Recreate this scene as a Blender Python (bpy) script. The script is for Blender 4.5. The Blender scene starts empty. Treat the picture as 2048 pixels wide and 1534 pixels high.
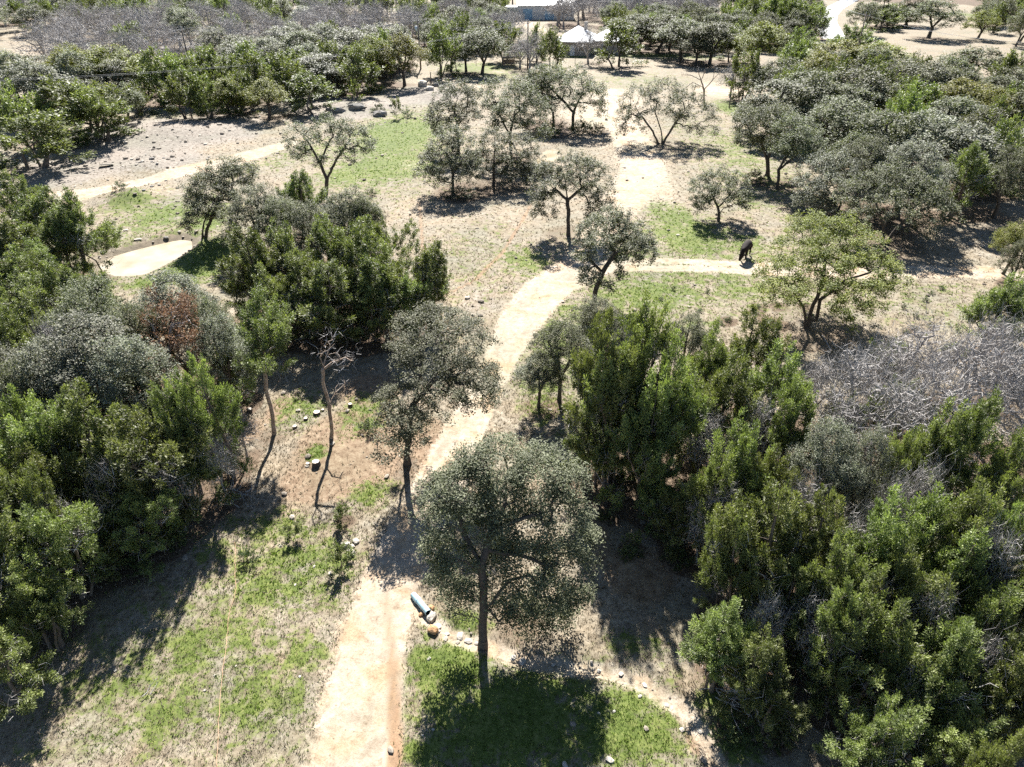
import bpy, bmesh, math, random, time
import numpy as np
from mathutils import Vector, Matrix

T0 = time.time()
S = bpy.context.scene
COL = S.collection
R = math.radians

# ------------------------------------------------------------------ camera
CAM_H, PITCH, FPX = 24.0, R(33.0), 1409.0
cam_d = bpy.data.cameras.new('camera')
cam_d.sensor_width = 36.0
cam_d.lens = 36.0 * FPX / 2048.0
cam_d.clip_start = 0.5
cam_d.clip_end = 6000
cam = bpy.data.objects.new('camera', cam_d)
cam.location = (0, 0, CAM_H)
cam.rotation_euler = (math.pi / 2 - PITCH, 0, 0)
COL.objects.link(cam)
S.camera = cam

# ------------------------------------------------------------------ sky, sun, exposure
SUN_EL, SUN_AZ = R(41.0), R(-2.0)
W = bpy.data.worlds.new('World')
S.world = W
W.use_nodes = True
wn = W.node_tree
wn.nodes.clear()
sky = wn.nodes.new('ShaderNodeTexSky')
sky.sky_type = 'NISHITA'
sky.sun_disc = False
sky.sun_elevation = SUN_EL
sky.sun_rotation = SUN_AZ
sky.altitude = 400
sky.air_density = 0.8
sky.dust_density = 0.2
bg = wn.nodes.new('ShaderNodeBackground')
bg.inputs['Strength'].default_value = 0.05
wo = wn.nodes.new('ShaderNodeOutputWorld')
wn.links.new(sky.outputs[0], bg.inputs['Color'])
wn.links.new(bg.outputs[0], wo.inputs['Surface'])
sl = bpy.data.lights.new('sun', 'SUN')
sl.energy = 5.0
sl.angle = R(0.55)
sl.color = (1.0, 0.965, 0.915)
sun = bpy.data.objects.new('sun', sl)
sdir = Vector((math.sin(SUN_AZ) * math.cos(SUN_EL), math.cos(SUN_AZ) * math.cos(SUN_EL), math.sin(SUN_EL)))
sun.rotation_euler = (-sdir).to_track_quat('-Z', 'Y').to_euler()
sun.location = (0, 60, 80)
COL.objects.link(sun)
S.view_settings.view_transform = 'Standard'
S.view_settings.look = 'None'
S.view_settings.gamma = 1.0
S.view_settings.exposure = 1.72
S.view_settings.use_curve_mapping = False
S.render.engine = 'CYCLES'
S.cycles.max_bounces = 4
S.cycles.diffuse_bounces = 2
S.cycles.glossy_bounces = 2
S.cycles.transmission_bounces = 3
S.cycles.use_denoising = False
S.cycles.use_adaptive_sampling = True
S.cycles.adaptive_threshold = 0.025
S.cycles.sample_clamp_indirect = 4.0

# ------------------------------------------------------------------ helpers
CP, SP_ = math.cos(PITCH), math.sin(PITCH)
def ray(px, py):
    u, v = px - 1024.0, 767.0 - py
    return np.array([u, FPX * CP + v * SP_, -FPX * SP_ + v * CP])
def G(px, py, z=0.0):                       # the point of the ground (or of height z) seen at a photo position
    d = ray(px, py); k = (z - CAM_H) / d[2]
    return np.array([d[0] * k, d[1] * k, z])
def AT(px, py, Y):                          # the point at distance Y north of the drone
    d = ray(px, py); k = Y / d[1]
    return np.array([d[0] * k, Y, CAM_H + d[2] * k])
def depth(p):
    return p[1] * CP + (CAM_H - p[2]) * SP_
def ppm(p):
    return FPX / depth(p)

def tag(o, label=None, cat=None, group=None, kind=None):
    if label: o['label'] = label
    if cat: o['category'] = cat
    if group: o['group'] = group
    if kind: o['kind'] = kind
    return o
def empty(name, loc=(0, 0, 0), rz=0.0):
    o = bpy.data.objects.new(name, None)
    o.location = loc
    o.rotation_euler = (0, 0, rz)
    o.empty_display_size = 0.3
    COL.objects.link(o)
    return o
def mesh_np(name, V, F, mat=None, smooth=False, attrs=None):
    V = np.asarray(V, np.float32); F = np.asarray(F, np.int32)
    m = bpy.data.meshes.new(name)
    m.vertices.add(len(V)); m.vertices.foreach_set('co', V.ravel())
    n, k = F.shape
    m.loops.add(n * k); m.loops.foreach_set('vertex_index', F.ravel())
    m.polygons.add(n)
    m.polygons.foreach_set('loop_start', np.arange(0, n * k, k, dtype=np.int32))
    m.polygons.foreach_set('loop_total', np.full(n, k, np.int32))
    m.polygons.foreach_set('use_smooth', np.full(n, smooth, bool))
    for an, av in (attrs or {}).items():
        av = np.asarray(av, np.float32)
        if av.ndim == 1:
            a = m.attributes.new(an, 'FLOAT', 'POINT'); a.data.foreach_set('value', av)
        else:
            a = m.attributes.new(an, 'FLOAT_COLOR', 'POINT'); a.data.foreach_set('color', av.ravel())
    m.update(calc_edges=True)
    if mat: m.materials.append(mat)
    return m
def link(name, mesh, parent=None, loc=None, rot=None, scale=None):
    o = bpy.data.objects.new(name, mesh)
    if parent: o.parent = parent
    if loc is not None: o.location = loc
    if rot is not None: o.rotation_euler = rot
    if scale is not None: o.scale = scale
    COL.objects.link(o)
    return o
def bm_mesh(name, bm, mat, smooth=False):
    m = bpy.data.meshes.new(name)
    bm.to_mesh(m); bm.free()
    if mat: m.materials.append(mat)
    if smooth:
        m.polygons.foreach_set('use_smooth', np.ones(len(m.polygons), bool))
    return m
def box_bm(sx, sy, sz, bev=0.0, center=(0, 0, 0)):
    bm = bmesh.new()
    bmesh.ops.create_cube(bm, size=1.0)
    for v in bm.verts:
        v.co = Vector((v.co.x * sx + center[0], v.co.y * sy + center[1], v.co.z * sz + center[2]))
    if bev: bmesh.ops.bevel(bm, geom=list(bm.edges), offset=bev, segments=1, affect='EDGES')
    return bm

# ------------------------------------------------------------------ materials
def new_mat(name):
    m = bpy.data.materials.new(name)
    m.use_nodes = True
    nt = m.node_tree; nt.nodes.clear()
    return m, nt, nt.nodes, nt.links
def N(nodes, t, **kw):
    n = nodes.new(t)
    for k, v in kw.items():
        if k in n.inputs: n.inputs[k].default_value = v
        else: setattr(n, k, v)
    return n
def ramp(nodes, links, src, stops):
    r = nodes.new('ShaderNodeValToRGB')
    e = r.color_ramp.elements
    while len(e) < len(stops): e.new(0.5)
    for i, (p, c) in enumerate(stops):
        e[i].position = p; e[i].color = (c[0], c[1], c[2], 1)
    links.new(src, r.inputs[0])
    return r.outputs[0]
def mixc(nodes, links, fac, a, b, mode='MIX'):
    n = nodes.new('ShaderNodeMix'); n.data_type = 'RGBA'; n.blend_type = mode
    for i, s in ((0, fac), (6, a), (7, b)):
        if hasattr(s, 'links'): links.new(s, n.inputs[i])
        elif i == 0: n.inputs[i].default_value = s
        else: n.inputs[i].default_value = (s[0], s[1], s[2], 1)
    return n.outputs[2]
def math_n(nodes, links, op, a, b=None, c=None, clamp=False):
    n = nodes.new('ShaderNodeMath'); n.operation = op; n.use_clamp = clamp
    for i, s in enumerate((a, b, c)):
        if s is None: continue
        if hasattr(s, 'links'): links.new(s, n.inputs[i])
        else: n.inputs[i].default_value = s
    return n.outputs[0]
def sstep(nodes, links, v, lo, hi):
    n = nodes.new('ShaderNodeMapRange'); n.interpolation_type = 'SMOOTHSTEP'
    links.new(v, n.inputs[0]); n.inputs[1].default_value = lo; n.inputs[2].default_value = hi
    return n.outputs[0]

def leaf_mat(name, dark, mid, light, rough=0.45, spec=0.5, trans=0.3, tcol=None, hue_var=0.02, val_var=0.35):
    m, nt, nd, lk = new_mat(name)
    at = N(nd, 'ShaderNodeAttribute', attribute_name='tint')
    col = ramp(nd, lk, at.outputs['Fac'], [(0.0, dark), (0.5, mid), (1.0, light)])
    oi = nd.new('ShaderNodeObjectInfo')
    hs = nd.new('ShaderNodeHueSaturation')
    lk.new(math_n(nd, lk, 'MULTIPLY_ADD', oi.outputs['Random'], hue_var * 2, 0.5 - hue_var), hs.inputs['Hue'])
    lk.new(math_n(nd, lk, 'MULTIPLY_ADD', oi.outputs['Random'], val_var, 1.0 - val_var / 2), hs.inputs['Value'])
    lk.new(col, hs.inputs['Color'])
    p = N(nd, 'ShaderNodeBsdfPrincipled', Roughness=rough)
    p.inputs['Specular IOR Level'].default_value = spec
    lk.new(hs.outputs[0], p.inputs['Base Color'])
    t = nd.new('ShaderNodeBsdfTranslucent')
    tc = mixc(nd, lk, 1.0, hs.outputs[0], tcol or (1.3, 1.5, 0.6), 'MULTIPLY')
    lk.new(tc, t.inputs['Color'])
    mx = nd.new('ShaderNodeMixShader'); mx.inputs[0].default_value = trans
    lk.new(p.outputs[0], mx.inputs[1]); lk.new(t.outputs[0], mx.inputs[2])
    o = nd.new('ShaderNodeOutputMaterial'); lk.new(mx.outputs[0], o.inputs[0])
    return m
def simple_mat(name, c1, c2, scale=6.0, rough=0.85, bump=0.3, spec=0.3, detail=6, metal=0.0, bdist=0.02):
    m, nt, nd, lk = new_mat(name)
    tc = nd.new('ShaderNodeTexCoord')
    n = N(nd, 'ShaderNodeTexNoise', Scale=scale, Detail=detail, Roughness=0.65)
    lk.new(tc.outputs['Object'], n.inputs['Vector'])
    c = ramp(nd, lk, n.outputs['Fac'], [(0.3, c1), (0.72, c2)])
    p = N(nd, 'ShaderNodeBsdfPrincipled', Roughness=rough, Metallic=metal)
    p.inputs['Specular IOR Level'].default_value = spec
    lk.new(c, p.inputs['Base Color'])
    if bump:
        b = N(nd, 'ShaderNodeBump', Strength=bump, Distance=bdist)
        lk.new(n.outputs['Fac'], b.inputs['Height']); lk.new(b.outputs[0], p.inputs['Normal'])
    o = nd.new('ShaderNodeOutputMaterial'); lk.new(p.outputs[0], o.inputs[0])
    return m

M = {}
M['oak'] = leaf_mat('oak_leaf', (0.055, 0.060, 0.034), (0.135, 0.142, 0.082), (0.25, 0.255, 0.155), 0.58, 0.27, 0.24, (1.2, 1.35, 0.6))
M['palegrey_oak'] = leaf_mat('grey_oak_leaf', (0.085, 0.09, 0.066), (0.20, 0.206, 0.15), (0.33, 0.335, 0.25), 0.58, 0.32, 0.24, (1.1, 1.2, 0.7))
M['yellow_oak'] = leaf_mat('yellow_oak_leaf', (0.075, 0.085, 0.02), (0.175, 0.18, 0.04), (0.29, 0.275, 0.075), 0.6, 0.3, 0.28, (1.3, 1.4, 0.5))
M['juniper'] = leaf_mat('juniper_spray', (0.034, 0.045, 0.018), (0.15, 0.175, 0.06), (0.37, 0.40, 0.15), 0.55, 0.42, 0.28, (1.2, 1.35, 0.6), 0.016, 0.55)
M['dead_juniper'] = leaf_mat('dead_spray', (0.12, 0.085, 0.055), (0.26, 0.165, 0.10), (0.42, 0.28, 0.18), 0.7, 0.2, 0.25, (1.1, 1.0, 0.8))
M['shrub'] = leaf_mat('shrub_leaf', (0.03, 0.045, 0.015), (0.06, 0.085, 0.03), (0.10, 0.13, 0.045), 0.6, 0.3, 0.25)
M['bark'] = simple_mat('oak_bark', (0.045, 0.037, 0.03), (0.13, 0.11, 0.09), 14, 0.9, 0.6)
M['jbark'] = simple_mat('juniper_bark', (0.08, 0.06, 0.045), (0.21, 0.18, 0.15), 12, 0.9, 0.6)
M['greybark'] = simple_mat('grey_bark', (0.22, 0.20, 0.185), (0.46, 0.435, 0.41), 10, 0.85, 0.5)
M['deadwood'] = simple_mat('dead_wood', (0.16, 0.10, 0.065), (0.42, 0.36, 0.30), 5, 0.85, 0.4)
M['twig'] = leaf_mat('bare_twig', (0.20, 0.185, 0.17), (0.33, 0.31, 0.295), (0.48, 0.46, 0.44), 0.7, 0.4, 0.0, (1, 1, 1), 0.01, 0.3)
M['lime'] = simple_mat('limestone', (0.32, 0.285, 0.235), (0.56, 0.52, 0.45), 5, 0.9, 0.6, bdist=0.04)
M['greyrock'] = simple_mat('grey_rock', (0.13, 0.12, 0.105), (0.35, 0.33, 0.30), 3, 0.9, 0.7, bdist=0.06)
M['orangerock'] = simple_mat('orange_rock', (0.30, 0.165, 0.08), (0.48, 0.30, 0.16), 7, 0.9, 0.6, bdist=0.04)

# ------------------------------------------------------------------ terrain relief
def seg_dist(X, Y, pts, widths=None):
    best = np.full(X.shape, 1e9); bw = np.zeros(X.shape)
    for i in range(len(pts) - 1):
        a, b = pts[i][:2], pts[i + 1][:2]
        ab = b - a; L2 = max(ab @ ab, 1e-9)
        t = np.clip(((X - a[0]) * ab[0] + (Y - a[1]) * ab[1]) / L2, 0, 1)
        d = np.hypot(X - a[0] - t * ab[0], Y - a[1] - t * ab[1])
        if widths is not None:
            w = widths[i] * (1 - t) + widths[i + 1] * t
            d = d / w
        m = d < best
        best = np.where(m, d, best)
    return best
def PL(*pp): return [G(a, b) for a, b in pp]
def sm(x, lo, hi):
    t = np.clip((x - lo) / (hi - lo), 0, 1); return t * t * (3 - 2 * t)

TRACK = PL((690, 1700), (705, 1534), (722, 1400), (742, 1290), (775, 1180), (830, 1060), (895, 930), (958, 800), (1000, 720), (1050, 630), (1095, 575), (1150, 540))
TRACK_W = [1.6, 1.65, 1.65, 1.6, 1.55, 1.6, 1.5, 1.25, 1.25, 1.9, 2.1, 2.2]
SIDE = PL((1120, 555), (1220, 532), (1330, 530), (1480, 534), (1600, 541), (1760, 545), (1900, 543), (2048, 543), (2300, 545))
SIDE_W = [1.8, 1.4, 1.5, 1.6, 1.5, 1.5, 1.4, 1.4, 1.4]
UP = PL((1150, 540), (1190, 480), (1225, 430), (1262, 390), (1290, 345), (1270, 290), (1245, 245), (1235, 205), (1225, 185))
UP_W = [2.0, 2.0, 2.4, 3.2, 3.4, 3.2, 3.6, 4.5, 5]
CALICHE = PL((-60, 440), (60, 405), (130, 395), (220, 378), (300, 360), (370, 342), (450, 325), (560, 292), (620, 275))
CALICHE_W = [2.2, 2.6, 2.8, 1.6, 1.4, 2.4, 2.6, 1.6, 0.8]
GULLY = PL((826, 1190), (850, 1230), (900, 1268), (965, 1290), (1040, 1318), (1130, 1332), (1230, 1342), (1300, 1372), (1370, 1420), (1410, 1480), (1450, 1560))
ORANGE = PL((800, 1720), (790, 1534), (788, 1400), (784, 1300), (775, 1230), (770, 1190))
TRAIL1 = PL((1062, 408), (1040, 450), (1000, 510), (950, 560), (890, 590), (850, 615))
TRAIL2 = PL((838, 400), (842, 450), (846, 500))
POND_PX = [(196, 524), (214, 510), (262, 496), (318, 482), (362, 473), (384, 477), (381, 492), (348, 513), (318, 528), (286, 543), (236, 546), (208, 540)]
POND = [G(a, b) for a, b in POND_PX]
PC = np.mean([p[:2] for p in POND], axis=0)
PUD_PX = [(1072, 318), (1085, 300), (1108, 293), (1122, 300), (1116, 315), (1095, 326), (1078, 327)]
PUDDLE = [G(a, b) for a, b in PUD_PX]
def poly_sd(X, Y, P):                       # signed distance to a polygon, negative inside
    P = np.array([p[:2] for p in P]); n = len(P)
    d = np.full(X.shape, 1e9); ins = np.zeros(X.shape, bool)
    for i in range(n):
        a, b = P[i], P[(i + 1) % n]; ab = b - a
        t = np.clip(((X - a[0]) * ab[0] + (Y - a[1]) * ab[1]) / (ab @ ab), 0, 1)
        d = np.minimum(d, np.hypot(X - a[0] - t * ab[0], Y - a[1] - t * ab[1]))
        c = ((a[1] > Y) != (b[1] > Y)) & (X < (b[0] - a[0]) * (Y - a[1]) / (b[1] - a[1] + 1e-12) + a[0])
        ins ^= c
    return np.where(ins, -d, d)
def mound(X, Y, px, py, rx, ry, h):
    c = G(px, py)
    return h * np.exp(-(((X - c[0]) / rx) ** 2 + ((Y - c[1]) / ry) ** 2))
def hgt(X, Y):
    X = np.asarray(X, float); Y = np.asarray(Y, float)
    z = 0.05 * np.sin(X * 0.31 + 1.3) * np.cos(Y * 0.27) + 0.04 * np.sin(X * 0.73 + Y * 0.51) + 0.025 * np.sin(X * 1.9 - Y * 1.3 + 0.7) + 0.015 * np.sin(X * 3.7 + 1.1) * np.sin(Y * 4.1)
    z = z * (1 - sm(np.hypot(X, Y), 60, 120))
    z = z - 0.06 * np.exp(-seg_dist(X, Y, TRACK, TRACK_W) ** 2)
    z = z - 0.16 * np.exp(-(seg_dist(X, Y, GULLY) / 0.4) ** 2)
    sd = poly_sd(X, Y, POND)
    z = z * (1 - 0.9 * np.exp(-np.clip(sd, 0, 9) ** 2)) - 0.55 * sm(-sd, -0.9, 0.7)
    z = z + 0.22 * np.exp(-((sd - 1.8) / 0.9) ** 2) * sm(Y - PC[1], -.5, 2.0)
    sd2 = poly_sd(X, Y, PUDDLE)
    z = z * (1 - 0.9 * np.exp(-np.clip(sd2, 0, 9) ** 2)) - 0.4 * sm(-sd2, -0.8, 0.6)
    z = z + mound(X, Y, 262, 396, 2.6, 2.0, 1.0) + mound(X, Y, 300, 335, 2.5, 2.0, 0.5)
    z = z + mound(X, Y, 330, 262, 9, 5, 0.8) + mound(X, Y, 690, 215, 8, 3, 0.8) + mound(X, Y, 880, 190, 5, 3, 0.6)
    return z
def onground(p, dz=0.0):
    return (float(p[0]), float(p[1]), float(hgt(np.array([p[0]]), np.array([p[1]]))[0]) + dz)
def GG(px, py, dz=0.0):
    return onground(G(px, py), dz)

# ------------------------------------------------------------------ ground sheet with its soils and grasses
def blob(X, Y, px, py, wpx, hpx):
    c = G(px, py); rx = wpx / 2 / ppm(c)
    ry = abs(G(px, py - hpx / 2)[1] - G(px, py + hpx / 2)[1]) / 2
    d = np.hypot((X - c[0]) / rx, (Y - c[1]) / ry)
    return 1 - sm(d, 0.15, 1.5)
GREEN = [  # px, py, width, height, strength : patches of growing grass
    (420, 1330, 760, 420, .5), (300, 1460, 600, 200, .38), (1080, 1440, 640, 300, .7), (560, 1130, 420, 200, .55), (1380, 540, 700, 190, .5), (780, 300, 320, 180, .6), (1480, 320, 260, 240, .42), (330, 440, 300, 160, .5), (1800, 600, 500, 120, .28), (950, 520, 320, 240, .26), (1120, 720, 200, 300, .5),
    (1010, 1440, 460, 260, .95), (1240, 1450, 320, 210, 1.0), (900, 1330, 200, 160, .95), (870, 1500, 180, 150, .8), (920, 1250, 140, 80, .7),
    (600, 1120, 260, 120, .72), (560, 1180, 300, 110, .72), (420, 1290, 300, 120, .66), (520, 1400, 280, 170, .72), (250, 1370, 280, 120, .6), (610, 1300, 120, 110, .72), (330, 1450, 300, 130, .56),
    (560, 1060, 240, 90, .62), (600, 820, 120, 90, .62), (730, 830, 130, 110, .6), (630, 905, 60, 40, .8), (740, 990, 120, 80, .62), (420, 1100, 120, 80, .5),
    (1110, 690, 100, 160, .78), (1075, 790, 90, 140, .6), (1160, 640, 150, 120, .65), (1300, 590, 330, 80, .8), (1480, 580, 200, 60, .66), (1250, 640, 160, 80, .5),
    (1050, 520, 110, 80, .72), (1380, 470, 220, 120, .82), (1340, 430, 130, 70, .75), (1500, 490, 120, 70, .66), (1470, 300, 150, 140, .55), (1460, 215, 70, 40, .95),
    (800, 270, 210, 110, .98), (780, 330, 240, 80, .92), (700, 350, 160, 60, .85), (640, 300, 160, 60, .5), (560, 320, 90, 50, .5), (850, 225, 60, 30, .5),
    (410, 510, 150, 90, 1.0), (380, 545, 160, 60, 1.0), (300, 565, 160, 40, .85), (330, 430, 180, 70, .8), (260, 410, 130, 50, .75), (290, 450, 120, 40, .6), (420, 440, 90, 80, .9), (480, 340, 120, 40, .5),
    (950, 135, 200, 28, .72), (1060, 105, 90, 14, 1.0), (1150, 112, 80, 10, 1.0), (880, 118, 80, 10, .8), (1000, 150, 170, 20, .5), (1300, 112, 260, 12, .75), (1270, 160, 260, 40, .42), (1400, 115, 120, 10, .7), (1940, 30, 70, 12, .8),
    (1690, 78, 50, 8, .5), (330, 225, 160, 25, .4), (1250, 1280, 90, 80, .55), (1310, 1300, 70, 60, .5), (1480, 1500, 120, 80, .75), (1430, 1410, 90, 80, .7), (1700, 560, 300, 50, .35), (1900, 580, 150, 40, .4), (1400, 650, 120, 60, .45), (1500, 400, 80, 60, .5)]
ROCKY = [(250, 290, 420, 150, .9), (420, 260, 280, 90, .8), (150, 340, 220, 100, .8), (330, 320, 200, 60, .8), (700, 215, 300, 60, .9), (850, 190, 200, 50, .9), (620, 200, 160, 50, .7), (490, 270, 120, 50, .6),
         (350, 395, 120, 80, .5), (960, 600, 160, 120, .5), (870, 560, 100, 120, .45)]
PALE = [(1190, 230, 200, 90, .9), (1240, 205, 160, 60, .9), (1180, 275, 120, 60, .7), (1440, 180, 160, 50, .9), (1290, 160, 420, 60, .35), (930, 170, 200, 40, .7), (870, 160, 160, 40, .6), (1310, 370, 130, 110, .8), (1275, 330, 120, 80, .7), (60, 100, 160, 40, .8),
        (1030, 48, 130, 16, 1.0), (1080, 58, 60, 14, .9), (820, 330, 90, 40, .55), (120, 400, 120, 50, .9), (290, 530, 30, 20, .4), (700, 1130, 60, 60, .5), (700, 1250, 90, 120, .8), (690, 1330, 60, 120, .8), (1000, 780, 60, 140, .5)]
EARTH = [(700, 900, 280, 230, .95), (640, 960, 220, 120, .85), (560, 820, 90, 90, .7), (740, 780, 180, 90, .8), (860, 880, 90, 120, .9), (500, 860, 90, 80, .7), (1390, 1480, 60, 100, .7), (1300, 1430, 40, 100, .5), (1280, 1150, 200, 160, .8), (1200, 1080, 60, 150, .8),
         (200, 1500, 260, 80, .35), (340, 1400, 160, 90, .3), (1300, 1250, 120, 120, .5), (1090, 360, 60, 40, .3)]
def soils(X, Y):
    road = 1 - sm(seg_dist(X, Y, TRACK, TRACK_W), 0.55, 1.35)
    road = np.maximum(road, 0.93 * (1 - sm(seg_dist(X, Y, SIDE, SIDE_W), 0.5, 1.3)))
    road = np.maximum(road, 0.80 * (1 - sm(seg_dist(X, Y, UP, UP_W), 0.4, 1.4)))
    road = np.maximum(road, 0.95 * (1 - sm(seg_dist(X, Y, CALICHE, CALICHE_W), 0.5, 1.4)))
    road = np.maximum(road, 0.72 * (1 - sm(seg_dist(X, Y, GULLY), 0.2, 0.75)))
    tr = 0.62 * (1 - sm(np.minimum(seg_dist(X, Y, TRAIL1), seg_dist(X, Y, TRAIL2)), 0.15, 0.5))
    for a in PALE: road = np.maximum(road, 0.8 * a[4] * blob(X, Y, *a[:4]))
    g = np.zeros_like(X)
    for a in GREEN: g = np.maximum(g, a[4] * blob(X, Y, *a[:4]))
    k = np.zeros_like(X)
    for a in ROCKY: k = np.maximum(k, a[4] * blob(X, Y, *a[:4]))
    e = np.zeros_like(X)
    for a in EARTH: e = np.maximum(e, a[4] * blob(X, Y, *a[:4]))
    sd = poly_sd(X, Y, POND)
    mud = (1 - sm(sd, 0.2, 1.2)) * 0.9
    orange = np.maximum((1 - sm(seg_dist(X, Y, ORANGE), 0.05, 0.6)) * (.6 + .38 * (1 - sm(Y, 13, 20))), 0.75 * (1 - sm(np.minimum(seg_dist(X, Y, TRAIL1), seg_dist(X, Y, TRAIL2)), 0.1, 0.4)))
    rs_ = seg_dist(X, Y, SIDE); rm_ = seg_dist(X, Y, TRACK)
    wheel = np.maximum(np.exp(-((rs_ - .75) / .25) ** 2), 0) * (rs_ < 2) * (seg_dist(X, Y, SIDE, SIDE_W) < 1.2)
    road = np.clip(road - .45 * np.exp(-(rs_ / .32) ** 2) * (road < .97) , 0, 1)
    road = np.clip(road + .15 * wheel - .22 * np.exp(-(rm_ / .3) ** 2) * (Y > 24) - .12 * np.exp(-((rm_ - 1.25) / .25) ** 2), 0, 1)
    core = 1 - sm(seg_dist(X, Y, TRACK, [w * 0.8 for w in TRACK_W]), 0.6, 1.0)
    g = g * (1 - core) * (1 - 0.8 * (road > 0.9))
    return road, g, k, e, mud, orange

def grid_lines():
    xs = [0.0]; s = 0.28
    while xs[-1] < 3000:
        xs.append(xs[-1] + s)
        if xs[-1] > 16: s *= 1.035
    xs = np.array([-v for v in xs[:0:-1]] + xs)
    ys = [0.0]; s = 0.28
    while ys[-1] < 4000:
        ys.append(ys[-1] + s)
        if ys[-1] > 32: s *= 1.022
    yb = [-0.6 * 1.25 ** i for i in range(0, 32)]
    return xs, np.array(yb[::-1] + ys)
xs, ys = grid_lines()
GX, GY = np.meshgrid(xs, ys)
TREES = []                                  # (x, y, crown radius), filled below, used for leaf litter
def ground_material():
    m, nt, nd, lk = new_mat('ground_soil')
    tc = nd.new('ShaderNodeTexCoord'); P = tc.outputs['Object']
    def noise(scale, detail=6, rough=0.6, dist=0.0):
        n = N(nd, 'ShaderNodeTexNoise', Scale=scale, Detail=detail, Roughness=rough, Distortion=dist)
        lk.new(P, n.inputs['Vector']); return n.outputs['Fac']
    a = N(nd, 'ShaderNodeAttribute', attribute_name='soil'); b = N(nd, 'ShaderNodeAttribute', attribute_name='soil2')
    sa = nd.new('ShaderNodeSeparateColor'); lk.new(a.outputs['Color'], sa.inputs[0])
    sb = nd.new('ShaderNodeSeparateColor'); lk.new(b.outputs['Color'], sb.inputs[0])
    road, green, rock = sa.outputs; earth, litter, orange = sb.outputs
    mud = a.outputs['Alpha']
    n1 = noise(0.5, 5, 0.6, 0.4); n2 = noise(2.4, 8, 0.72, 0.3); n3 = noise(9.0, 6, 0.75); n4 = noise(28.0, 3, 0.7)
    def mask(v, n, amp, lo=0.4, hi=0.6):
        s = math_n(nd, lk, 'MULTIPLY_ADD', n, amp, v)
        s = math_n(nd, lk, 'SUBTRACT', s, amp * 0.5)
        return sstep(nd, lk, s, lo, hi)
    fine = math_n(nd, lk, 'ADD', math_n(nd, lk, 'MULTIPLY', n3, 0.55), math_n(nd, lk, 'MULTIPLY', n4, 0.45))
    mid = math_n(nd, lk, 'ADD', math_n(nd, lk, 'MULTIPLY', n2, 0.5), math_n(nd, lk, 'MULTIPLY', fine, 0.5))
    dry = ramp(nd, lk, mid, [(0.38, (0.085, 0.070, 0.048)), (0.47, (0.26, 0.225, 0.17)), (0.60, (0.48, 0.435, 0.355))])
    tan = ramp(nd, lk, n1, [(0.35, (1.0, 1.0, 1.0)), (0.7, (1.05, 0.95, 0.84))])
    dry = mixc(nd, lk, 1.0, dry, tan, 'MULTIPLY')
    dgreen = ramp(nd, lk, mid, [(0.36, (0.045, 0.062, 0.015)), (0.48, (0.13, 0.175, 0.038)), (0.64, (0.30, 0.31, 0.11))])
    roadc = ramp(nd, lk, mid, [(0.36, (0.19, 0.14, 0.095)), (0.43, (0.40, 0.325, 0.25)), (0.51, (0.52, 0.45, 0.365)), (0.64, (0.66, 0.60, 0.515))])
    rtint = ramp(nd, lk, n1, [(0.36, (0.98, 0.82, 0.66)), (0.47, (1.0, 0.95, 0.88)), (0.58, (1.0, 1.0, 1.0))])
    roadc = mixc(nd, lk, 1.0, roadc, rtint, 'MULTIPLY')
    rockc = ramp(nd, lk, mid, [(0.38, (0.085, 0.075, 0.063)), (0.47, (0.245, 0.212, 0.178)), (0.62, (0.50, 0.455, 0.395))])
    earthc = ramp(nd, lk, mid, [(0.37, (0.085, 0.05, 0.03)), (0.47, (0.27, 0.185, 0.12)), (0.62, (0.48, 0.38, 0.27))])
    litc = ramp(nd, lk, mid, [(0.36, (0.06, 0.042, 0.03)), (0.5, (0.165, 0.115, 0.078)), (0.66, (0.36, 0.28, 0.20))])
    orc = ramp(nd, lk, mid, [(0.36, (0.22, 0.13, 0.075)), (0.6, (0.46, 0.31, 0.195))])
    mudc = ramp(nd, lk, mid, [(0.36, (0.10, 0.08, 0.055)), (0.64, (0.34, 0.29, 0.21))])
    c = mixc(nd, lk, mask(litter, n2, 0.7, 0.42, 0.62), dry, litc)
    c = mixc(nd, lk, mask(rock, n2, 0.6), c, rockc)
    c = mixc(nd, lk, mask(earth, n2, 0.6), c, earthc)
    n5 = noise(1.3, 4, 0.65, 0.6)
    gsum = math_n(nd, lk, 'MULTIPLY_ADD', math_n(nd, lk, 'SUBTRACT', n1, 0.47), 0.9, green)
    gsum = math_n(nd, lk, 'MULTIPLY_ADD', math_n(nd, lk, 'SUBTRACT', n5, 0.5), 2.2, gsum)
    gsum = math_n(nd, lk, 'MULTIPLY_ADD', math_n(nd, lk, 'SUBTRACT', mid, 0.49), 2.6, gsum)
    gm = math_n(nd, lk, 'MULTIPLY', sstep(nd, lk, gsum, 0.34, 0.78), sstep(nd, lk, green, 0.0, 0.12))
    c = mixc(nd, lk, gm, c, dgreen)
    c = mixc(nd, lk, mask(road, mid, 1.7, 0.30, 0.78), c, roadc)
    c = mixc(nd, lk, mask(orange, mid, 1.6, 0.35, 0.9), c, orc)
    c = mixc(nd, lk, math_n(nd, lk, 'MULTIPLY', sstep(nd, lk, math_n(nd, lk, 'MULTIPLY', n1, road), 0.50, 0.62), 0.35), c, (0.30, 0.215, 0.14))
    vo = N(nd, 'ShaderNodeTexVoronoi', Scale=5.5, Randomness=1.0); lk.new(P, vo.inputs['Vector'])
    speck = math_n(nd, lk, 'MULTIPLY', sstep(nd, lk, vo.outputs['Distance'], 0.26, 0.14), sstep(nd, lk, n2, 0.50, 0.60))
    c = mixc(nd, lk, math_n(nd, lk, 'MULTIPLY', speck, 0.7), c, (0.16, 0.115, 0.075))
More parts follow.
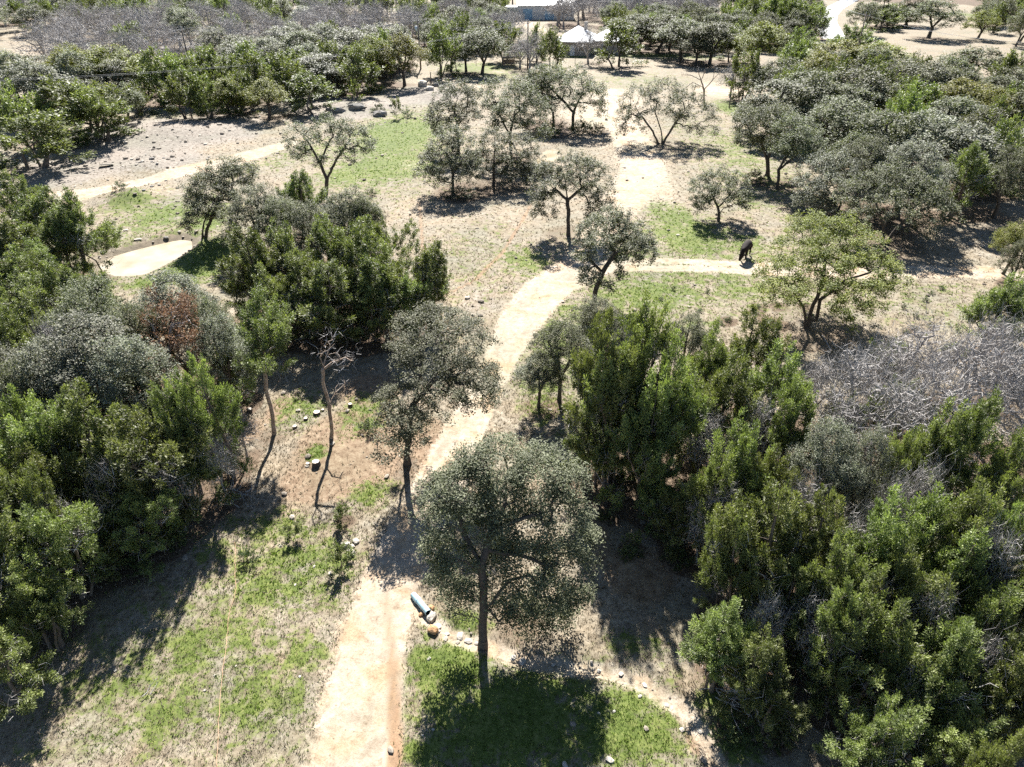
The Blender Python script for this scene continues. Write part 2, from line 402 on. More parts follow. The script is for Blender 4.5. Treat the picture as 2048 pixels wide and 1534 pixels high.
    c = mixc(nd, lk, mask(mud, n2, 0.5), c, mudc)
    p = N(nd, 'ShaderNodeBsdfPrincipled', Roughness=0.92)
    p.inputs['Specular IOR Level'].default_value = 0.25
    n6 = noise(0.14, 4, 0.6, 0.5)
    c = mixc(nd, lk, 1.0, c, ramp(nd, lk, n6, [(.36, (.62, .645, .60)), (.5, (.70, .695, .675)), (.64, (.78, .755, .725))]), 'MULTIPLY')
    lk.new(c, p.inputs['Base Color'])
    bp = N(nd, 'ShaderNodeBump', Strength=0.75, Distance=0.07)
    lk.new(mid, bp.inputs['Height']); lk.new(bp.outputs[0], p.inputs['Normal'])
    o = nd.new('ShaderNodeOutputMaterial'); lk.new(p.outputs[0], o.inputs[0])
    return m
def build_ground():
    X, Y = GX.ravel(), GY.ravel()
    Z = hgt(X, Y)
    road, g, k, e, mud, orange = soils(X, Y)
    near = np.hypot(X, Y) < 340
    road, g, k, e = road * near, g * near, k * near, e * near
    lit = np.zeros_like(X)
    for (tx, ty, tr) in TREES:
        s = (np.abs(X - tx) < tr * 2) & (np.abs(Y - ty) < tr * 2)
        if s.any():
            d = np.hypot(X[s] - tx, Y[s] - ty) / tr
            lit[s] += 0.55 * (1 - sm(d, 0.5, 1.6))
    lit = np.clip(lit, 0, 1) * (1 - 0.75 * np.clip(g, 0, 1)) * (1 - 0.9 * (road > 0.75))
    lit = np.where(np.hypot(X, Y) > 330, 0.9, lit)
    ny, nx = GX.shape
    i = np.arange(ny * nx).reshape(ny, nx)
    F = np.stack([i[:-1, :-1], i[:-1, 1:], i[1:, 1:], i[1:, :-1]], -1).reshape(-1, 4)
    m = mesh_np('ground', np.stack([X, Y, Z], -1), F, ground_material(), True,
                {'soil': np.stack([road, g, k, mud], -1), 'soil2': np.stack([e, lit, orange, np.ones_like(X)], -1)})
    o = link('ground', m)
    tag(o, 'dry grass ranch ground with pale dirt tracks and green patches', 'ground', kind='structure')
    return o

# ------------------------------------------------------------------ tree growing
def tubes(A, B, ra, rb, k):
    n = len(A)
    d = B - A; L = np.linalg.norm(d, axis=1, keepdims=True); d = d / np.maximum(L, 1e-6)
    up = np.where(np.abs(d[:, 2:3]) > 0.9, np.array([[1.0, 0, 0]]), np.array([[0, 0, 1.0]]))
    u = np.cross(d, up); u /= np.linalg.norm(u, axis=1, keepdims=True)
    v = np.cross(d, u)
    ang = np.arange(k) * 2 * math.pi / k
    ring = u[:, None, :] * np.cos(ang)[None, :, None] + v[:, None, :] * np.sin(ang)[None, :, None]
    B2 = B + d * np.minimum(ra, rb)[:, None] * 0.4
    V = np.concatenate([A[:, None, :] + ring * ra[:, None, None], B2[:, None, :] + ring * rb[:, None, None]], 1)
    j = np.arange(k); jn = (j + 1) % k
    f = np.stack([j, jn, jn + k, j + k], -1)
    F = (np.arange(n)[:, None, None] * 2 * k + f[None]).reshape(-1, 4)
    return V.reshape(-1, 3), F
def grow(stems, targets, rng, r0, tip=0.010, step=0.5, wob=0.14):
    cap = 64 + sum(len(s) for s in stems) * 12 + len(targets) * 14
    pos = np.zeros((cap, 3)); par = np.full(cap, -1, int); n = 0
    for s in stems:
        s = np.asarray(s, float); first = True
        for i in range(len(s)):
            if first:
                if n:
                    par[n] = int(np.argmin(np.linalg.norm(pos[:n] - s[0], axis=1))) if s[0][2] > 0.3 else 0
                pos[n] = s[0]; n += 1; first = False; continue
            a = pos[n - 1].copy(); b = s[i]; L = np.linalg.norm(b - a); m = max(1, int(L / step))
            for q in range(1, m + 1):
                pos[n] = a + (b - a) * q / m + (rng.normal(0, 0.03, 3) if q < m else 0); par[n] = n - 1; n += 1
    sp = pos[:n].copy()
    td = np.array([np.min(np.linalg.norm(sp - t, axis=1)) for t in targets])
    for ti in np.argsort(td):
        t = targets[ti]
        dv = t - pos[:n]
        d = np.linalg.norm(dv, axis=1)
        cost = d + 0.7 * np.maximum(0, -dv[:, 2] + 0.1) + 0.8 * (pos[:n, 2] < 0.3)
        b = int(np.argmin(cost)); L = d[b]
        m = max(1, min(12, int(math.ceil(L / step))))
        a = pos[b].copy(); last = b
        bow = np.array([0, 0, 0.12 * L]) + rng.normal(0, wob * 0.5 * L, 3) * 0.4
        for q in range(1, m + 1):
            f = q / m
            if n >= cap: break
            pos[n] = a + (t - a) * f + bow * (4 * f * (1 - f)) + (rng.normal(0, 0.04, 3) if q < m else 0)
            par[n] = last; last = n; n += 1
    pos, par = pos[:n], par[:n]
    acc = np.zeros(n); hasc = np.zeros(n, bool)
    hasc[par[par >= 0]] = True
    ex = 2.3
    rr = np.zeros(n)
    for i in range(n - 1, -1, -1):
        r = tip if not hasc[i] else max(acc[i] ** (1 / ex), tip)
        rr[i] = r
        if par[i] >= 0: acc[par[i]] += r ** ex
    mx = rr.max()
    rr = tip + (rr - tip) * max((r0 - tip) / max(mx - tip, 1e-6), 0.05)
    root = par < 0
    e = np.where(par >= 0)[0]
    e = e[np.linalg.norm(pos[e] - pos[par[e]], axis=1) > 1e-3]
    A, B, ra, rb = pos[par[e]], pos[e], np.minimum(rr[par[e]], rr[e] * 1.6), rr[e]
    flare = (A[:, 2] < 0.05); ra = np.where(flare, ra * 1.45, ra)
    A = A.copy(); A[flare, 2] -= 0.25
    Vs, Fs, off = [], [], 0
    for sel, k in ((rb > 0.045, 6), (rb <= 0.045, 3)):
        if sel.any():
            V, F = tubes(A[sel], B[sel], ra[sel], rb[sel], k)
            Vs.append(V); Fs.append(F + off); off += len(V)
    return np.concatenate(Vs), np.concatenate(Fs), pos, rr
def lobes_points(lobes, n, rng, shell=0.6):
    L = np.array(lobes, float)              # cx cy cz rx ry rz
    w = (L[:, 3] * L[:, 4] * L[:, 5]) ** (2 / 3); w /= w.sum()
    out = []
    tries = 0
    while len(out) < n and tries < 40:
        tries += 1
        k = rng.choice(len(L), n, p=w)
        d = rng.normal(size=(n, 3)); d /= np.linalg.norm(d, axis=1, keepdims=True)
        d[:, 2] = np.where(d[:, 2] < -0.35, -d[:, 2] * 0.5, d[:, 2])
        r = shell + (1 - shell) * rng.random((n, 1)) ** 0.6
        p = L[k, :3] + d * r * L[k, 3:6]
        q = np.min(np.linalg.norm((p[:, None, :] - L[None, :, :3]) / L[None, :, 3:6], axis=2), axis=1)
        out += list(p[q > shell * 0.85])
    return np.array(out[:n])
def leaves(centers, rng, per, rad, size, aspect=0.6, upbias=1.6, flat=0.75, tintw=0.62):
    n = len(centers); N_ = n * per
    c = np.repeat(centers, per, axis=0)
    rad_c = np.repeat(rad * rng.uniform(0.7, 1.35, n), per)[:, None]
    d = rng.normal(size=(N_, 3)); d /= np.linalg.norm(d, axis=1, keepdims=True)
    d *= (rng.random((N_, 1)) ** 0.45) * rad_c
    d[:, 2] *= flat
    p = c + d
    nr = rng.normal(size=(N_, 3)); nr[:, 2] += upbias * np.sign(nr[:, 2] + 0.6)
    nr /= np.linalg.norm(nr, axis=1, keepdims=True)
    a = np.cross(nr, rng.normal(size=(N_, 3))); a /= np.linalg.norm(a, axis=1, keepdims=True)
    b = np.cross(nr, a)
    s = size * rng.uniform(0.6, 1.35, (N_, 1))
    V = np.stack([p - a * s * 0.5, p + b * s * 0.5 * aspect + nr * s * .08, p + a * s * 0.5, p - b * s * 0.5 * aspect + nr * s * .08], 1).reshape(-1, 3)
    F = np.arange(N_ * 4).reshape(-1, 4)
    t = np.clip(tintw * np.repeat(rng.random(n), per) + (1 - tintw) * rng.random(N_) + 0.0, 0, 1)
    return V, F, np.repeat(t, 4)
def tuft_points(C, ax, rng, rad, sub):
    n = len(C)
    c = np.repeat(C, sub, axis=0); a = np.repeat(ax, sub, axis=0)
    r = np.repeat(rad * rng.uniform(.7, 1.35, n), sub)[:, None]
    k = np.tile(np.arange(sub) / max(sub - 1, 1), n)[:, None]
    d = rng.normal(size=(n * sub, 3)); d /= np.linalg.norm(d, axis=1, keepdims=True)
    p = c + a * r * (k * 1.7 - .6) + d * r * (.62 - .5 * k) * rng.uniform(.5, 1, (n * sub, 1))
    a2 = a + d * .5; a2 /= np.linalg.norm(a2, axis=1, keepdims=True)
    return p, a2, np.repeat(rng.random(n), sub)
def sprays(centers, axis, rng, per, rad, size, hue, width=0.34):
    n = len(centers); N_ = n * per
    c = np.repeat(centers, per, axis=0)
    rc = np.repeat(rad * rng.uniform(0.65, 1.4, n), per)[:, None]
    d = rng.normal(size=(N_, 3)); d /= np.linalg.norm(d, axis=1, keepdims=True)
    u = rng.random((N_, 1)) ** 0.5
    ax = np.repeat(axis, per, axis=0)
    p = c + d * u * rc * np.array([[0.8, 0.8, 0.8]]) + ax * rc * 0.9 * (rng.random((N_, 1)) - 0.35)
    dr = ax * 0.8 + d * 0.9 + rng.normal(size=(N_, 3)) * 0.35
    dr /= np.linalg.norm(dr, axis=1, keepdims=True)
    rv = rng.normal(size=(N_, 3)) * .55; rv[:, 2] += 1.0
    b = np.cross(dr, rv); b /= np.maximum(np.linalg.norm(b, axis=1, keepdims=True), 1e-4)
    s = size * rng.uniform(0.6, 1.4, (N_, 1))
    V = np.stack([p - dr * s * 0.4, p + b * s * width * 0.6, p + dr * s * 0.6, p - b * s * width * 0.6], 1).reshape(-1, 3)
    F = np.arange(N_ * 4).reshape(-1, 4)
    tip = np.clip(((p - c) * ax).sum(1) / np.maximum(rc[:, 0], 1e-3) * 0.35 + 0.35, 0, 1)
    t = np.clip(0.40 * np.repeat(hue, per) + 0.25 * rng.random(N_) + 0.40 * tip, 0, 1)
    return V, F, np.repeat(t, 4)
def twigs(centers, rng, per, length, width):
    n = len(centers); N_ = n * per
    c = np.repeat(centers, per, axis=0)
    d = rng.normal(size=(N_, 3)); d[:, 2] += 0.45
    d /= np.linalg.norm(d, axis=1, keepdims=True)
    L = length * rng.uniform(0.4, 1.3, (N_, 1))
    s0 = c + rng.normal(size=(N_, 3)) * length * 0.25
    bnd = rng.normal(size=(N_, 3)) * L * 0.16
    s1 = s0 + d * L * 0.5 + bnd; s2 = s0 + d * L
    b = np.cross(d, rng.normal(size=(N_, 3))); b /= np.linalg.norm(b, axis=1, keepdims=True)
    w = width * rng.uniform(0.6, 1.4, (N_, 1))
    V = np.stack([s0 - b * w, s0 + b * w, s1 + b * w * .7, s1 - b * w * .7, s2 + b * w * .25, s2 - b * w * .25], 1).reshape(-1, 3)
    i = np.arange(N_)[:, None] * 6
    F = np.concatenate([i + np.array([[0, 1, 2, 3]]), i + np.array([[3, 2, 4, 5]])])
    t = np.clip(0.4 * np.repeat(rng.random(n), per) + 0.6 * rng.random(N_), 0, 1)
    return V, F, np.repeat(t, 6)

def oak_lobes(rng, H, Wd, n=9):
    out = []
    for i in range(n):
        a = i / n * 2 * math.pi + rng.uniform(-.4, .4)
        r = Wd * (0.30 if i % 3 else 0.10) * rng.uniform(0.8, 1.15)
        z = H * (0.60 if i % 3 else 0.78) * rng.uniform(0.9, 1.08)
        q = Wd * rng.uniform(0.18, 0.25)
        out.append((r * math.cos(a), r * math.sin(a), z, q, q, min(q * 0.85, max(H - z, .5))))
    for i in range(8):
        a = i / 8 * 6.283 + rng.uniform(-.35, .35); q = Wd * rng.uniform(.11, .17)
        out.append((Wd * .37 * math.cos(a), Wd * .37 * math.sin(a), H * rng.uniform(.34, .52), q, q, q * .85))
    return out
def oak_stems(rng, H, lobes, forks=3):
    lean = rng.normal(0, .05 * H, 2)
    f = np.array([lean[0], lean[1], H * rng.uniform(.2, .3)])
    st = [[np.zeros(3), f * np.array([.5, .5, .55]), f]]
    idx = rng.permutation(min(9, len(lobes)))[:forks]
    for i in idx:
        c = np.array(lobes[i][:3]); mid = f + (c - f) * .5 + np.array([0, 0, .1 * H])
        st.append([f, mid, c * np.array([.95, .95, .97])])
    return st
def jun_lobes(rng, H, Wd, n=9, skirt=6, low=0.12):
    out = []
    ns = int(rng.integers(3, 7)) if n > 6 else 3
    for i in range(ns):
        a = rng.uniform(0, 6.283); r = Wd * (rng.uniform(.0, .12) if i == 0 else rng.uniform(.14, .32))
        top_ = H * (1.0 if i == 0 else rng.uniform(.58, .96)); q = Wd * rng.uniform(.13, .22)
        rz = top_ * rng.uniform(.24, .36)
        out.append((r * math.cos(a), r * math.sin(a), top_ - rz, q, q, rz))
    for i in range(n + 1):
        a = i / (n + 1) * 2 * math.pi + rng.uniform(-.5, .5); r = Wd * rng.uniform(.20, .38)
        q = Wd * rng.uniform(.09, .17)
        out.append((r * math.cos(a), r * math.sin(a), H * rng.uniform(.26, .62), q, q, q * rng.uniform(.7, 1.3)))
    for i in range(skirt):
        a = i / skirt * 2 * math.pi + rng.uniform(-.5, .5); r = Wd * rng.uniform(.22, .40)
        q = Wd * rng.uniform(.08, .14)
        out.append((r * math.cos(a), r * math.sin(a), H * rng.uniform(low + .03, .30), q, q, q * .8))
    return out
def jun_stems(rng, H, Wd, lobes, n=3):
    st = []
    for i in range(n):
        b = rng.normal(0, .05 * Wd, 2); c = np.array(lobes[i * 2][:3])
        st.append([np.array([b[0], b[1], 0]), np.array([b[0] * 2 + c[0] * .3, b[1] * 2 + c[1] * .3, H * .25]), c, c + np.array([0, 0, lobes[i * 2][5] * .7])])
    return st

class Tree: pass
def make_proto(kind, lobes, stems, rng, clumps, per, rad, size, r0, mat, bark, step=0.5, name=None, shell=0.6, sub=6, tip=.010):
    t = Tree(); t.kind = kind
    C = lobes_points(lobes, clumps, rng, shell)
    Vt, Ft, pos, rr = grow(stems, C, rng, r0, step=step, tip=tip)
    t.trunk = mesh_np(kind + '_trunk', Vt, Ft, M[bark], True)
    if kind in ('juniper', 'dead_juniper', 'shrub'):
        ctr = np.array([np.mean([l[0] for l in lobes]), np.mean([l[1] for l in lobes]), np.mean([l[2] for l in lobes]) * .75])
        ax = C - ctr; ax /= np.maximum(np.linalg.norm(ax, axis=1, keepdims=True), 1e-3)
        ax[:, 2] += 0.5; ax /= np.linalg.norm(ax, axis=1, keepdims=True)
        C2, ax2, hue = tuft_points(C, ax, rng, rad, sub)
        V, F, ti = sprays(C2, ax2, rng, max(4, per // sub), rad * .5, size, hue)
    elif kind in ('bare_tree', 'snag'):
        V, F, ti = twigs(C, rng, per, rad, size)
    else:
        V, F, ti = leaves(C, rng, per, rad, size)
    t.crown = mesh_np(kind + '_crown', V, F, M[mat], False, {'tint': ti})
    t.extra = None
    if kind == 'juniper' and clumps > 60 and size < .2:
        q = lobes_points(lobes, 70, rng, .2); q = q[q[:, 2] < np.max(q[:, 2]) * .75]
        V, F2, ti = twigs(q, rng, 6, .75, .009)
        t.extra = mesh_np(kind + '_twigs', V, F2, M['twig'], False, {'tint': ti})
    L = np.array(lobes)
    t.h = float(np.max(L[:, 2] + L[:, 5])); t.w = float(np.max(np.abs(L[:, :2]) + L[:, 3:5]) * 2 * .97)
    t.tris = len(F) * 2 + len(Ft) * 2
    return t

TRI = [0]
rngL = np.random.default_rng(11)
LIB = {}
def lib(key, fn, n):
    LIB[key] = []
    for i in range(n):
        t = fn(np.random.default_rng(hash_key(key) + i * 7)); LIB[key].append(t); TRI[0] += t.tris
def hash_key(s): return sum(ord(c) * (i + 3) for i, c in enumerate(s)) * 13
def oakfn(H, Wd, clumps, per, rad, size, mat, kind='live_oak', forks=3, r0=.2, step=.5, bark='bark'):
    def f(rng):
        lo = oak_lobes(rng, H, Wd * rng.uniform(.9, 1.1))
        return make_proto(kind, lo, oak_stems(rng, H, lo, forks), rng, clumps, per, rad, size, r0, mat, bark, step)
    return f
def junfn(H, Wd, clumps, per, rad, size, mat='juniper', kind='juniper', r0=.15, step=.6, low=.1, bark='jbark'):
    def f(rng):
        lo = jun_lobes(rng, H, Wd, low=low)
        return make_proto(kind, lo, jun_stems(rng, H, Wd, lo), rng, clumps, per, rad, size, r0, mat, bark, step)
    return f
def barefn(H, Wd, clumps, per, rad, size, r0=.13, step=.55, tip=.012):
    def f(rng):
        lo = oak_lobes(rng, H, Wd, 8)
        return make_proto('bare_tree', lo, oak_stems(rng, H, lo, 4), rng, clumps, per, rad, size, r0, 'twig', 'greybark', step, shell=.25, tip=tip)
    return f
lib('O', oakfn(7, 6.5, 520, 44, .38, .12, 'oak'), 4)
lib('P', oakfn(7, 6.0, 480, 44, .38, .12, 'palegrey_oak', 'grey_oak'), 3)
lib('Y', oakfn(7, 6.5, 460, 42, .40, .13, 'yellow_oak', 'yellow_oak'), 2)
lib('J', junfn(6.5, 4.6, 118, 270, .46, .115), 6)
lib('B', barefn(6, 6.0, 300, 3, 1.0, .012, r0=.16, tip=.022, step=.45), 5)
lib('Of', oakfn(7, 7, 260, 34, .55, .21, 'oak', step=.9), 4)
lib('Pf', oakfn(7, 7, 260, 34, .55, .21, 'palegrey_oak', 'grey_oak', step=.9), 3)
lib('Yf', oakfn(7, 7, 260, 34, .55, .21, 'yellow_oak', 'yellow_oak', step=.9), 2)
lib('Jf', junfn(7, 6.0, 100, 96, .70, .25, step=1.0, low=.0), 6)
lib('Bf', barefn(7, 7, 130, 8, 1.3, .018, r0=.2, step=.9, tip=.034), 5)
lib('S', lambda rng: make_proto('shrub', jun_lobes(rng, 1.6, 1.6, 5, 3), jun_stems(rng, 1.6, 1.6, jun_lobes(rng, 1.6, 1.6, 5, 3)), rng, 26, 60, .24, .12, .03, 'juniper', 'jbark', .4), 3)
lib('W', lambda rng: make_proto('shrub', jun_lobes(rng, 1.0, 1.4, 5, 4), jun_stems(rng, 1.0, 1.4, jun_lobes(rng, 1.0, 1.4, 5, 4)), rng, 26, 48, .24, .10, .02, 'shrub', 'jbark', .4), 2)
print('library', round(time.time() - T0, 1), 's', TRI[0], 'tris')

NAMES = {'O': 'live_oak', 'P': 'silver_oak', 'Y': 'yellow_oak', 'J': 'juniper_tree', 'B': 'bare_tree', 'S': 'juniper_shrub', 'W': 'leafy_shrub', 'D': 'dead_juniper', 'K': 'dead_tree'}
CATS = {'O': 'oak tree', 'P': 'oak tree', 'Y': 'oak tree', 'J': 'juniper tree', 'B': 'bare tree', 'S': 'shrub', 'W': 'shrub', 'D': 'dead tree', 'K': 'dead tree'}
LOOK = {'O': 'grey-green live oak', 'P': 'silvery pale live oak', 'Y': 'yellow-green oak', 'J': 'dense green juniper', 'B': 'leafless grey tree', 'S': 'small bushy juniper', 'W': 'low leafy shrub'}
PLUR = {'O': 'grey-green oaks', 'P': 'silvery oaks', 'Y': 'yellow-green oaks', 'J': 'junipers', 'B': 'leafless trees', 'S': 'small junipers', 'W': 'low shrubs'}
rnd = random.Random(5)
NEAR = {}
LANDMARKS = [(n_, G(a_, b_)) for n_, a_, b_ in (('the fanned brush pile by the gully', 1440, 1395), ('the bare shaded gully ground', 1230, 1130), ('the dead branches in the thicket gap', 1650, 1330), ('the small bare gully tree', 1450, 1110),
    ('the thin juniper with bare reddish trunk', 500, 870), ('the grey brush heap by the cable', 440, 990), ('the rust-brown dead juniper', 335, 790), ('the shallow end of the pond', 170, 560), ('the green bank shaded by the pond oak', 450, 560),
    ('the cow trail beside the dark clump', 850, 640), ('the shade behind the stump clearing', 700, 690), ('the foot of the leaning fork oak', 1200, 720), ('the grassy verge of the dirt track', 1110, 800), ('the foot of the broad yellow-green oak', 1560, 760),
    ('the oak shadow on dry grass', 1780, 720), ('the end of the rutted track', 2030, 600), ('the wooden board on the slope', 130, 350), ('the shaded hollow of the woods', 1880, 420), ('the thick wooden post on bright grass', 1500, 220),
    ('the boulder pile', 820, 175), ('the caliche strip', 30, 330), ('the pale silvery oaks of the thicket', 1720, 1010), ('the leafless tangle beside dry grass', 1930, 850), ('the lone slope trees', 530, 230))]
COUNT = {}
def put(kind, p, h, w, zone, label=None, far=None, rz=None, hero=None):
    x, y = float(p[0]), float(p[1])
    d = math.hypot(x, y)
    if hero is None:
        key = kind + 'f' if (far if far is not None else d > 82) and kind + 'f' in LIB else kind
        t = rnd.choice(LIB[key])
        sx = w / t.w * (1.18 if kind == 'J' else 1.1); sz = h / t.h
    else: t = hero; sx = sz = 1.0
    e = empty(NAMES[kind], onground(p), rnd.uniform(0, 6.283) if rz is None else rz)
    e.scale = (sx, sx, sz)
    link('trunk', t.trunk, e); link('crown', t.crown, e)
    if t.extra: link('twig_sprays', t.extra, e)
    if label is None:
        sz_ = {'S': .7, 'W': .5}.get(kind, 6.2)
        size = ('tall' if h > sz_ * 1.1 else 'low' if h < sz_ * .8 else 'middling') + (' wide' if w > h * 1.0 else ' narrow' if w < h * .68 else '')
        place = zone
        if d < 130:
            lm, dist = min(((n_, math.hypot(x - q[0], y - q[1])) for n_, q in LANDMARKS), key=lambda t_: t_[1])
            if dist < 6.5:
                place = 'around ' + lm; NEAR.setdefault((kind, lm), []).append((dist, e, size))
        label = size + ' ' + LOOK[kind] + ' ' + place
        grp = PLUR[kind] + ' ' + place
    else: grp = None
    tag(e, label, CATS[kind], grp)
    TREES.append((x, y, max(w * .5, .6)))
    COUNT[kind] = COUNT.get(kind, 0) + 1
    return e
def top(kind, px, py, wpx, h, zone, **kw):  # a tree whose top shows at that photo position
    p = G(px, py, h * 0.93)
    c = np.array([p[0], p[1], h * .55])
    w = wpx / ppm(c)
    return put(kind, p, h, w, zone, **kw)
def hero(kind, base, lobes, stems, label, clumps, per, rad, size, r0, mat, bark='bark', proto='live_oak', seed=1, shell=.55, step=.45, grow_by=1.42, dome=True):
    b = G(*base); g = onground(b)
    o = np.array([b[0], b[1], g[2]])
    LO = []; rr_ = random.Random(seed)
    pc = float(np.mean([l[1] for l in lobes])); km = ppm(b + np.array([0, 0, 4.0]))
    for l in lobes:
        px, py, dy, r = l[:4]
        if dome: dy += (pc - py) / km * .9 + .4
        q = AT(px, py, b[1] + dy) - o
        fz = l[4] if len(l) > 4 else .82
        r *= grow_by
        LO.append((q[0], q[1], q[2], r, r, r * fz))
        if dome:
            for sg in (-1, 1):
                if sg > 0 and abs(q[0]) > 1.0: LO.append((q[0] * 1.06 + rr_.uniform(-.2, .2) * r, q[1] + rr_.uniform(-.5, .5) * r, q[2] - r * rr_.uniform(.8, 1.15), r * .62, r * .62, r * .6))
                LO.append((q[0] + rr_.uniform(-.35, .35) * r, q[1] + sg * r * rr_.uniform(.9, 1.25), q[2] - r * rr_.uniform(.1, .4), r * .85, r * .85, r * .85 * fz))
    ST = []
    for s in stems:
        ST.append([AT(a[0], a[1], b[1] + (a[2] if len(a) > 2 else 0) + (.4 * min(1, max(0, (base[1] - a[1]) / max(base[1] - pc, 1))) if dome else 0)) - o for a in s])
    for s in ST:
        if abs(s[0][2]) < .5: s[0][2] = 0
    t = make_proto(proto, LO, ST, np.random.default_rng(seed), int(clumps * (1.35 if dome else 1.0)), int(per * 1.3), rad * 1.08, size, r0, mat, bark, step, shell=shell)
    TRI[0] += t.tris
    w = 2 * max(abs(l[0]) + l[3] for l in LO)
    return put(kind, b, t.h, w * .8, '', label=label, rz=0.0, hero=t)

# ------------------------------------------------------------------ individual trees
hero('O', (965, 1292), [(925, 985, 2.6, 1.25), (1000, 935, 3.6, 1.35), (1085, 955, 3.2, 1.25), (1125, 1040, 2.2, 1.1), (890, 1050, 1.6, 1.0), (985, 1050, 2.2, 1.2), (1060, 1060, 2.0, 1.1), (1060, 1130, 1.1, 1.1),
     (1135, 1130, 1.3, .95), (915, 1130, .9, .8), (1010, 1180, .5, .75), (1100, 1190, .8, .9), (930, 1180, .5, .5), (875, 985, 2.4, .8), (1150, 1200, .9, .6), (1045, 1225, .5, .6), (1120, 960, 3.0, .9), (950, 920, 3.6, .8), (890, 1110, 1.2, .8), (905, 1180, .9, .6), (1020, 1120, 1.4, .9), (1160, 1090, 1.8, .8), (1080, 1235, .7, .6), (1010, 1000, 2.8, 1.2), (920, 1215, .6, .55), (1000, 1225, .2, .5), (1110, 1245, .6, .6), (1150, 1235, .8, .5), (1060, 1255, .3, .45), (885, 1160, 1.0, .55)],
     [[(965, 1292), (968, 1220, .2), (962, 1130, .8), (985, 1060, 1.6), (1010, 1010, 2.4), (1010, 960, 3.4)], [(962, 1130, .8), (930, 1070, 1.6), (915, 1010, 2.3)], [(985, 1060, 1.6), (1050, 1035, 2.0), (1110, 1020, 2.4)], [(975, 1100, 1.1), (1040, 1110, 1.1), (1090, 1130, 1.1)], [(968, 1220, .2), (1020, 1160, .6), (1060, 1150, .9)]],
     'large grey-green live oak beside the stony gully and blue pipe', 720, 76, .40, .088, .19, 'oak', seed=3, dome=False, grow_by=1.15)
hero('O', (812, 928), [(880, 690, .5, 1.45), (838, 668, 1, 1.05), (925, 690, .2, 1.2), (950, 755, -.2, .95), (885, 755, 0, 1.05), (905, 655, 1.2, .9), (822, 720, .3, .7), (968, 785, -.4, .45), (855, 635, 1.2, .6),
     (803, 795, 0, .85), (790, 855, 0, .75), (828, 850, -.3, .6), (782, 805, 0, .6), (800, 890, -.1, .55), (845, 820, .3, .5)],
     [[(812, 928), (817, 870), (826, 810), (836, 770, .1), (842, 710, .6)], [(826, 810, 0), (862, 765, .1), (890, 720, .4)], [(862, 765, .1), (925, 745, 0)], [(822, 930), (806, 870), (800, 810)]],
     'grey-green live oak leaning over the dirt track beside the stump clearing', 430, 52, .34, .10, .17, 'oak', seed=4)
hero('O', (1188, 618), [(1232, 450, .3, 1.2), (1190, 465, 0, 1.0), (1268, 478, 0, 1.1), (1290, 500, -.3, .6), (1240, 495, 0, .9), (1172, 510, 0, .6), (1178, 555, -.3, .6), (1242, 545, .3, .3), (1216, 572, .3, .3), (1166, 485, .5, .5)],
     [[(1188, 618), (1190, 585), (1205, 545), (1228, 508), (1240, 470)], [(1228, 508), (1262, 495), (1280, 480)], [(1205, 545), (1180, 520)]],
     'live oak with a strongly leaning dark trunk beside the track fork', 330, 42, .33, .13, .19, 'oak', seed=5)
hero('O', (1137, 470), [(1140, 335, 0, 1.35), (1097, 355, 0, 1.2), (1188, 350, 0, 1.3), (1213, 385, 0, .7), (1072, 392, 0, .7), (1140, 368, 0, 1.0), (1185, 392, -.3, .8), (1102, 392, -.2, .6), (1165, 330, .6, .9), (1085, 335, .4, .6), (1072, 418, 0, .6), (1212, 414, 0, .62), (1105, 428, -.3, .45), (1182, 428, -.3, .5)],
     [[(1137, 470), (1137, 430), (1135, 400), (1130, 360)], [(1135, 400), (1110, 378), (1090, 365)], [(1135, 400), (1165, 375), (1190, 360)]],
     'round-crowned live oak on one straight trunk between dirt track and cow trail', 330, 40, .34, .14, .19, 'oak', seed=6)
hero('O', (1437, 442), [(1442, 362, 0, 1.25), (1408, 375, 0, 1.0), (1475, 372, 0, 1.1), (1440, 392, 0, .9), (1490, 392, 0, .6), (1398, 398, 0, .6), (1402, 412, 0, .45), (1484, 410, 0, .5)],
     [[(1437, 442), (1436, 415), (1425, 390)], [(1436, 415), (1460, 390)]],
     'small live oak standing alone on green grass behind the black cow', 230, 36, .32, .14, .13, 'oak', seed=7)
hero('O', (1325, 288), [(1330, 185, 0, 1.9), (1282, 195, 0, 1.6), (1380, 195, 0, 1.6), (1250, 218, 0, 1.1), (1413, 218, 0, 1.1), (1320, 220, -.5, 1.4), (1370, 235, -.5, 1.1), (1266, 240, -.5, .9), (1240, 235, 0, .6), (1425, 238, 0, .6), (1244, 256, 0, .7), (1424, 258, 0, .7), (1285, 258, -.4, .6), (1392, 258, -.4, .7)],
     [[(1325, 288), (1322, 260), (1310, 225)], [(1325, 288, .1), (1345, 255), (1370, 220)], [(1318, 289), (1300, 255), (1275, 220)]],
     'wide spreading live oak with several stems on pale bare ground', 380, 32, .45, .17, .2, 'oak', seed=8, step=.6)
hero('O', (1145, 258), [(1150, 158, 0, 1.9), (1100, 152, 2, 1.8), (1190, 180, 0, 1.5), (1072, 178, 1, 1.4), (1140, 195, -.5, 1.5), (1198, 208, 0, 1.0), (1105, 205, 0, 1.1)],
     [[(1145, 258), (1147, 225), (1165, 185)], [(1147, 225), (1125, 200), (1100, 175)]],
     'tall live oak with dark shrubs around its foot by the puddle', 330, 32, .48, .19, .22, 'oak', seed=9, step=.6)
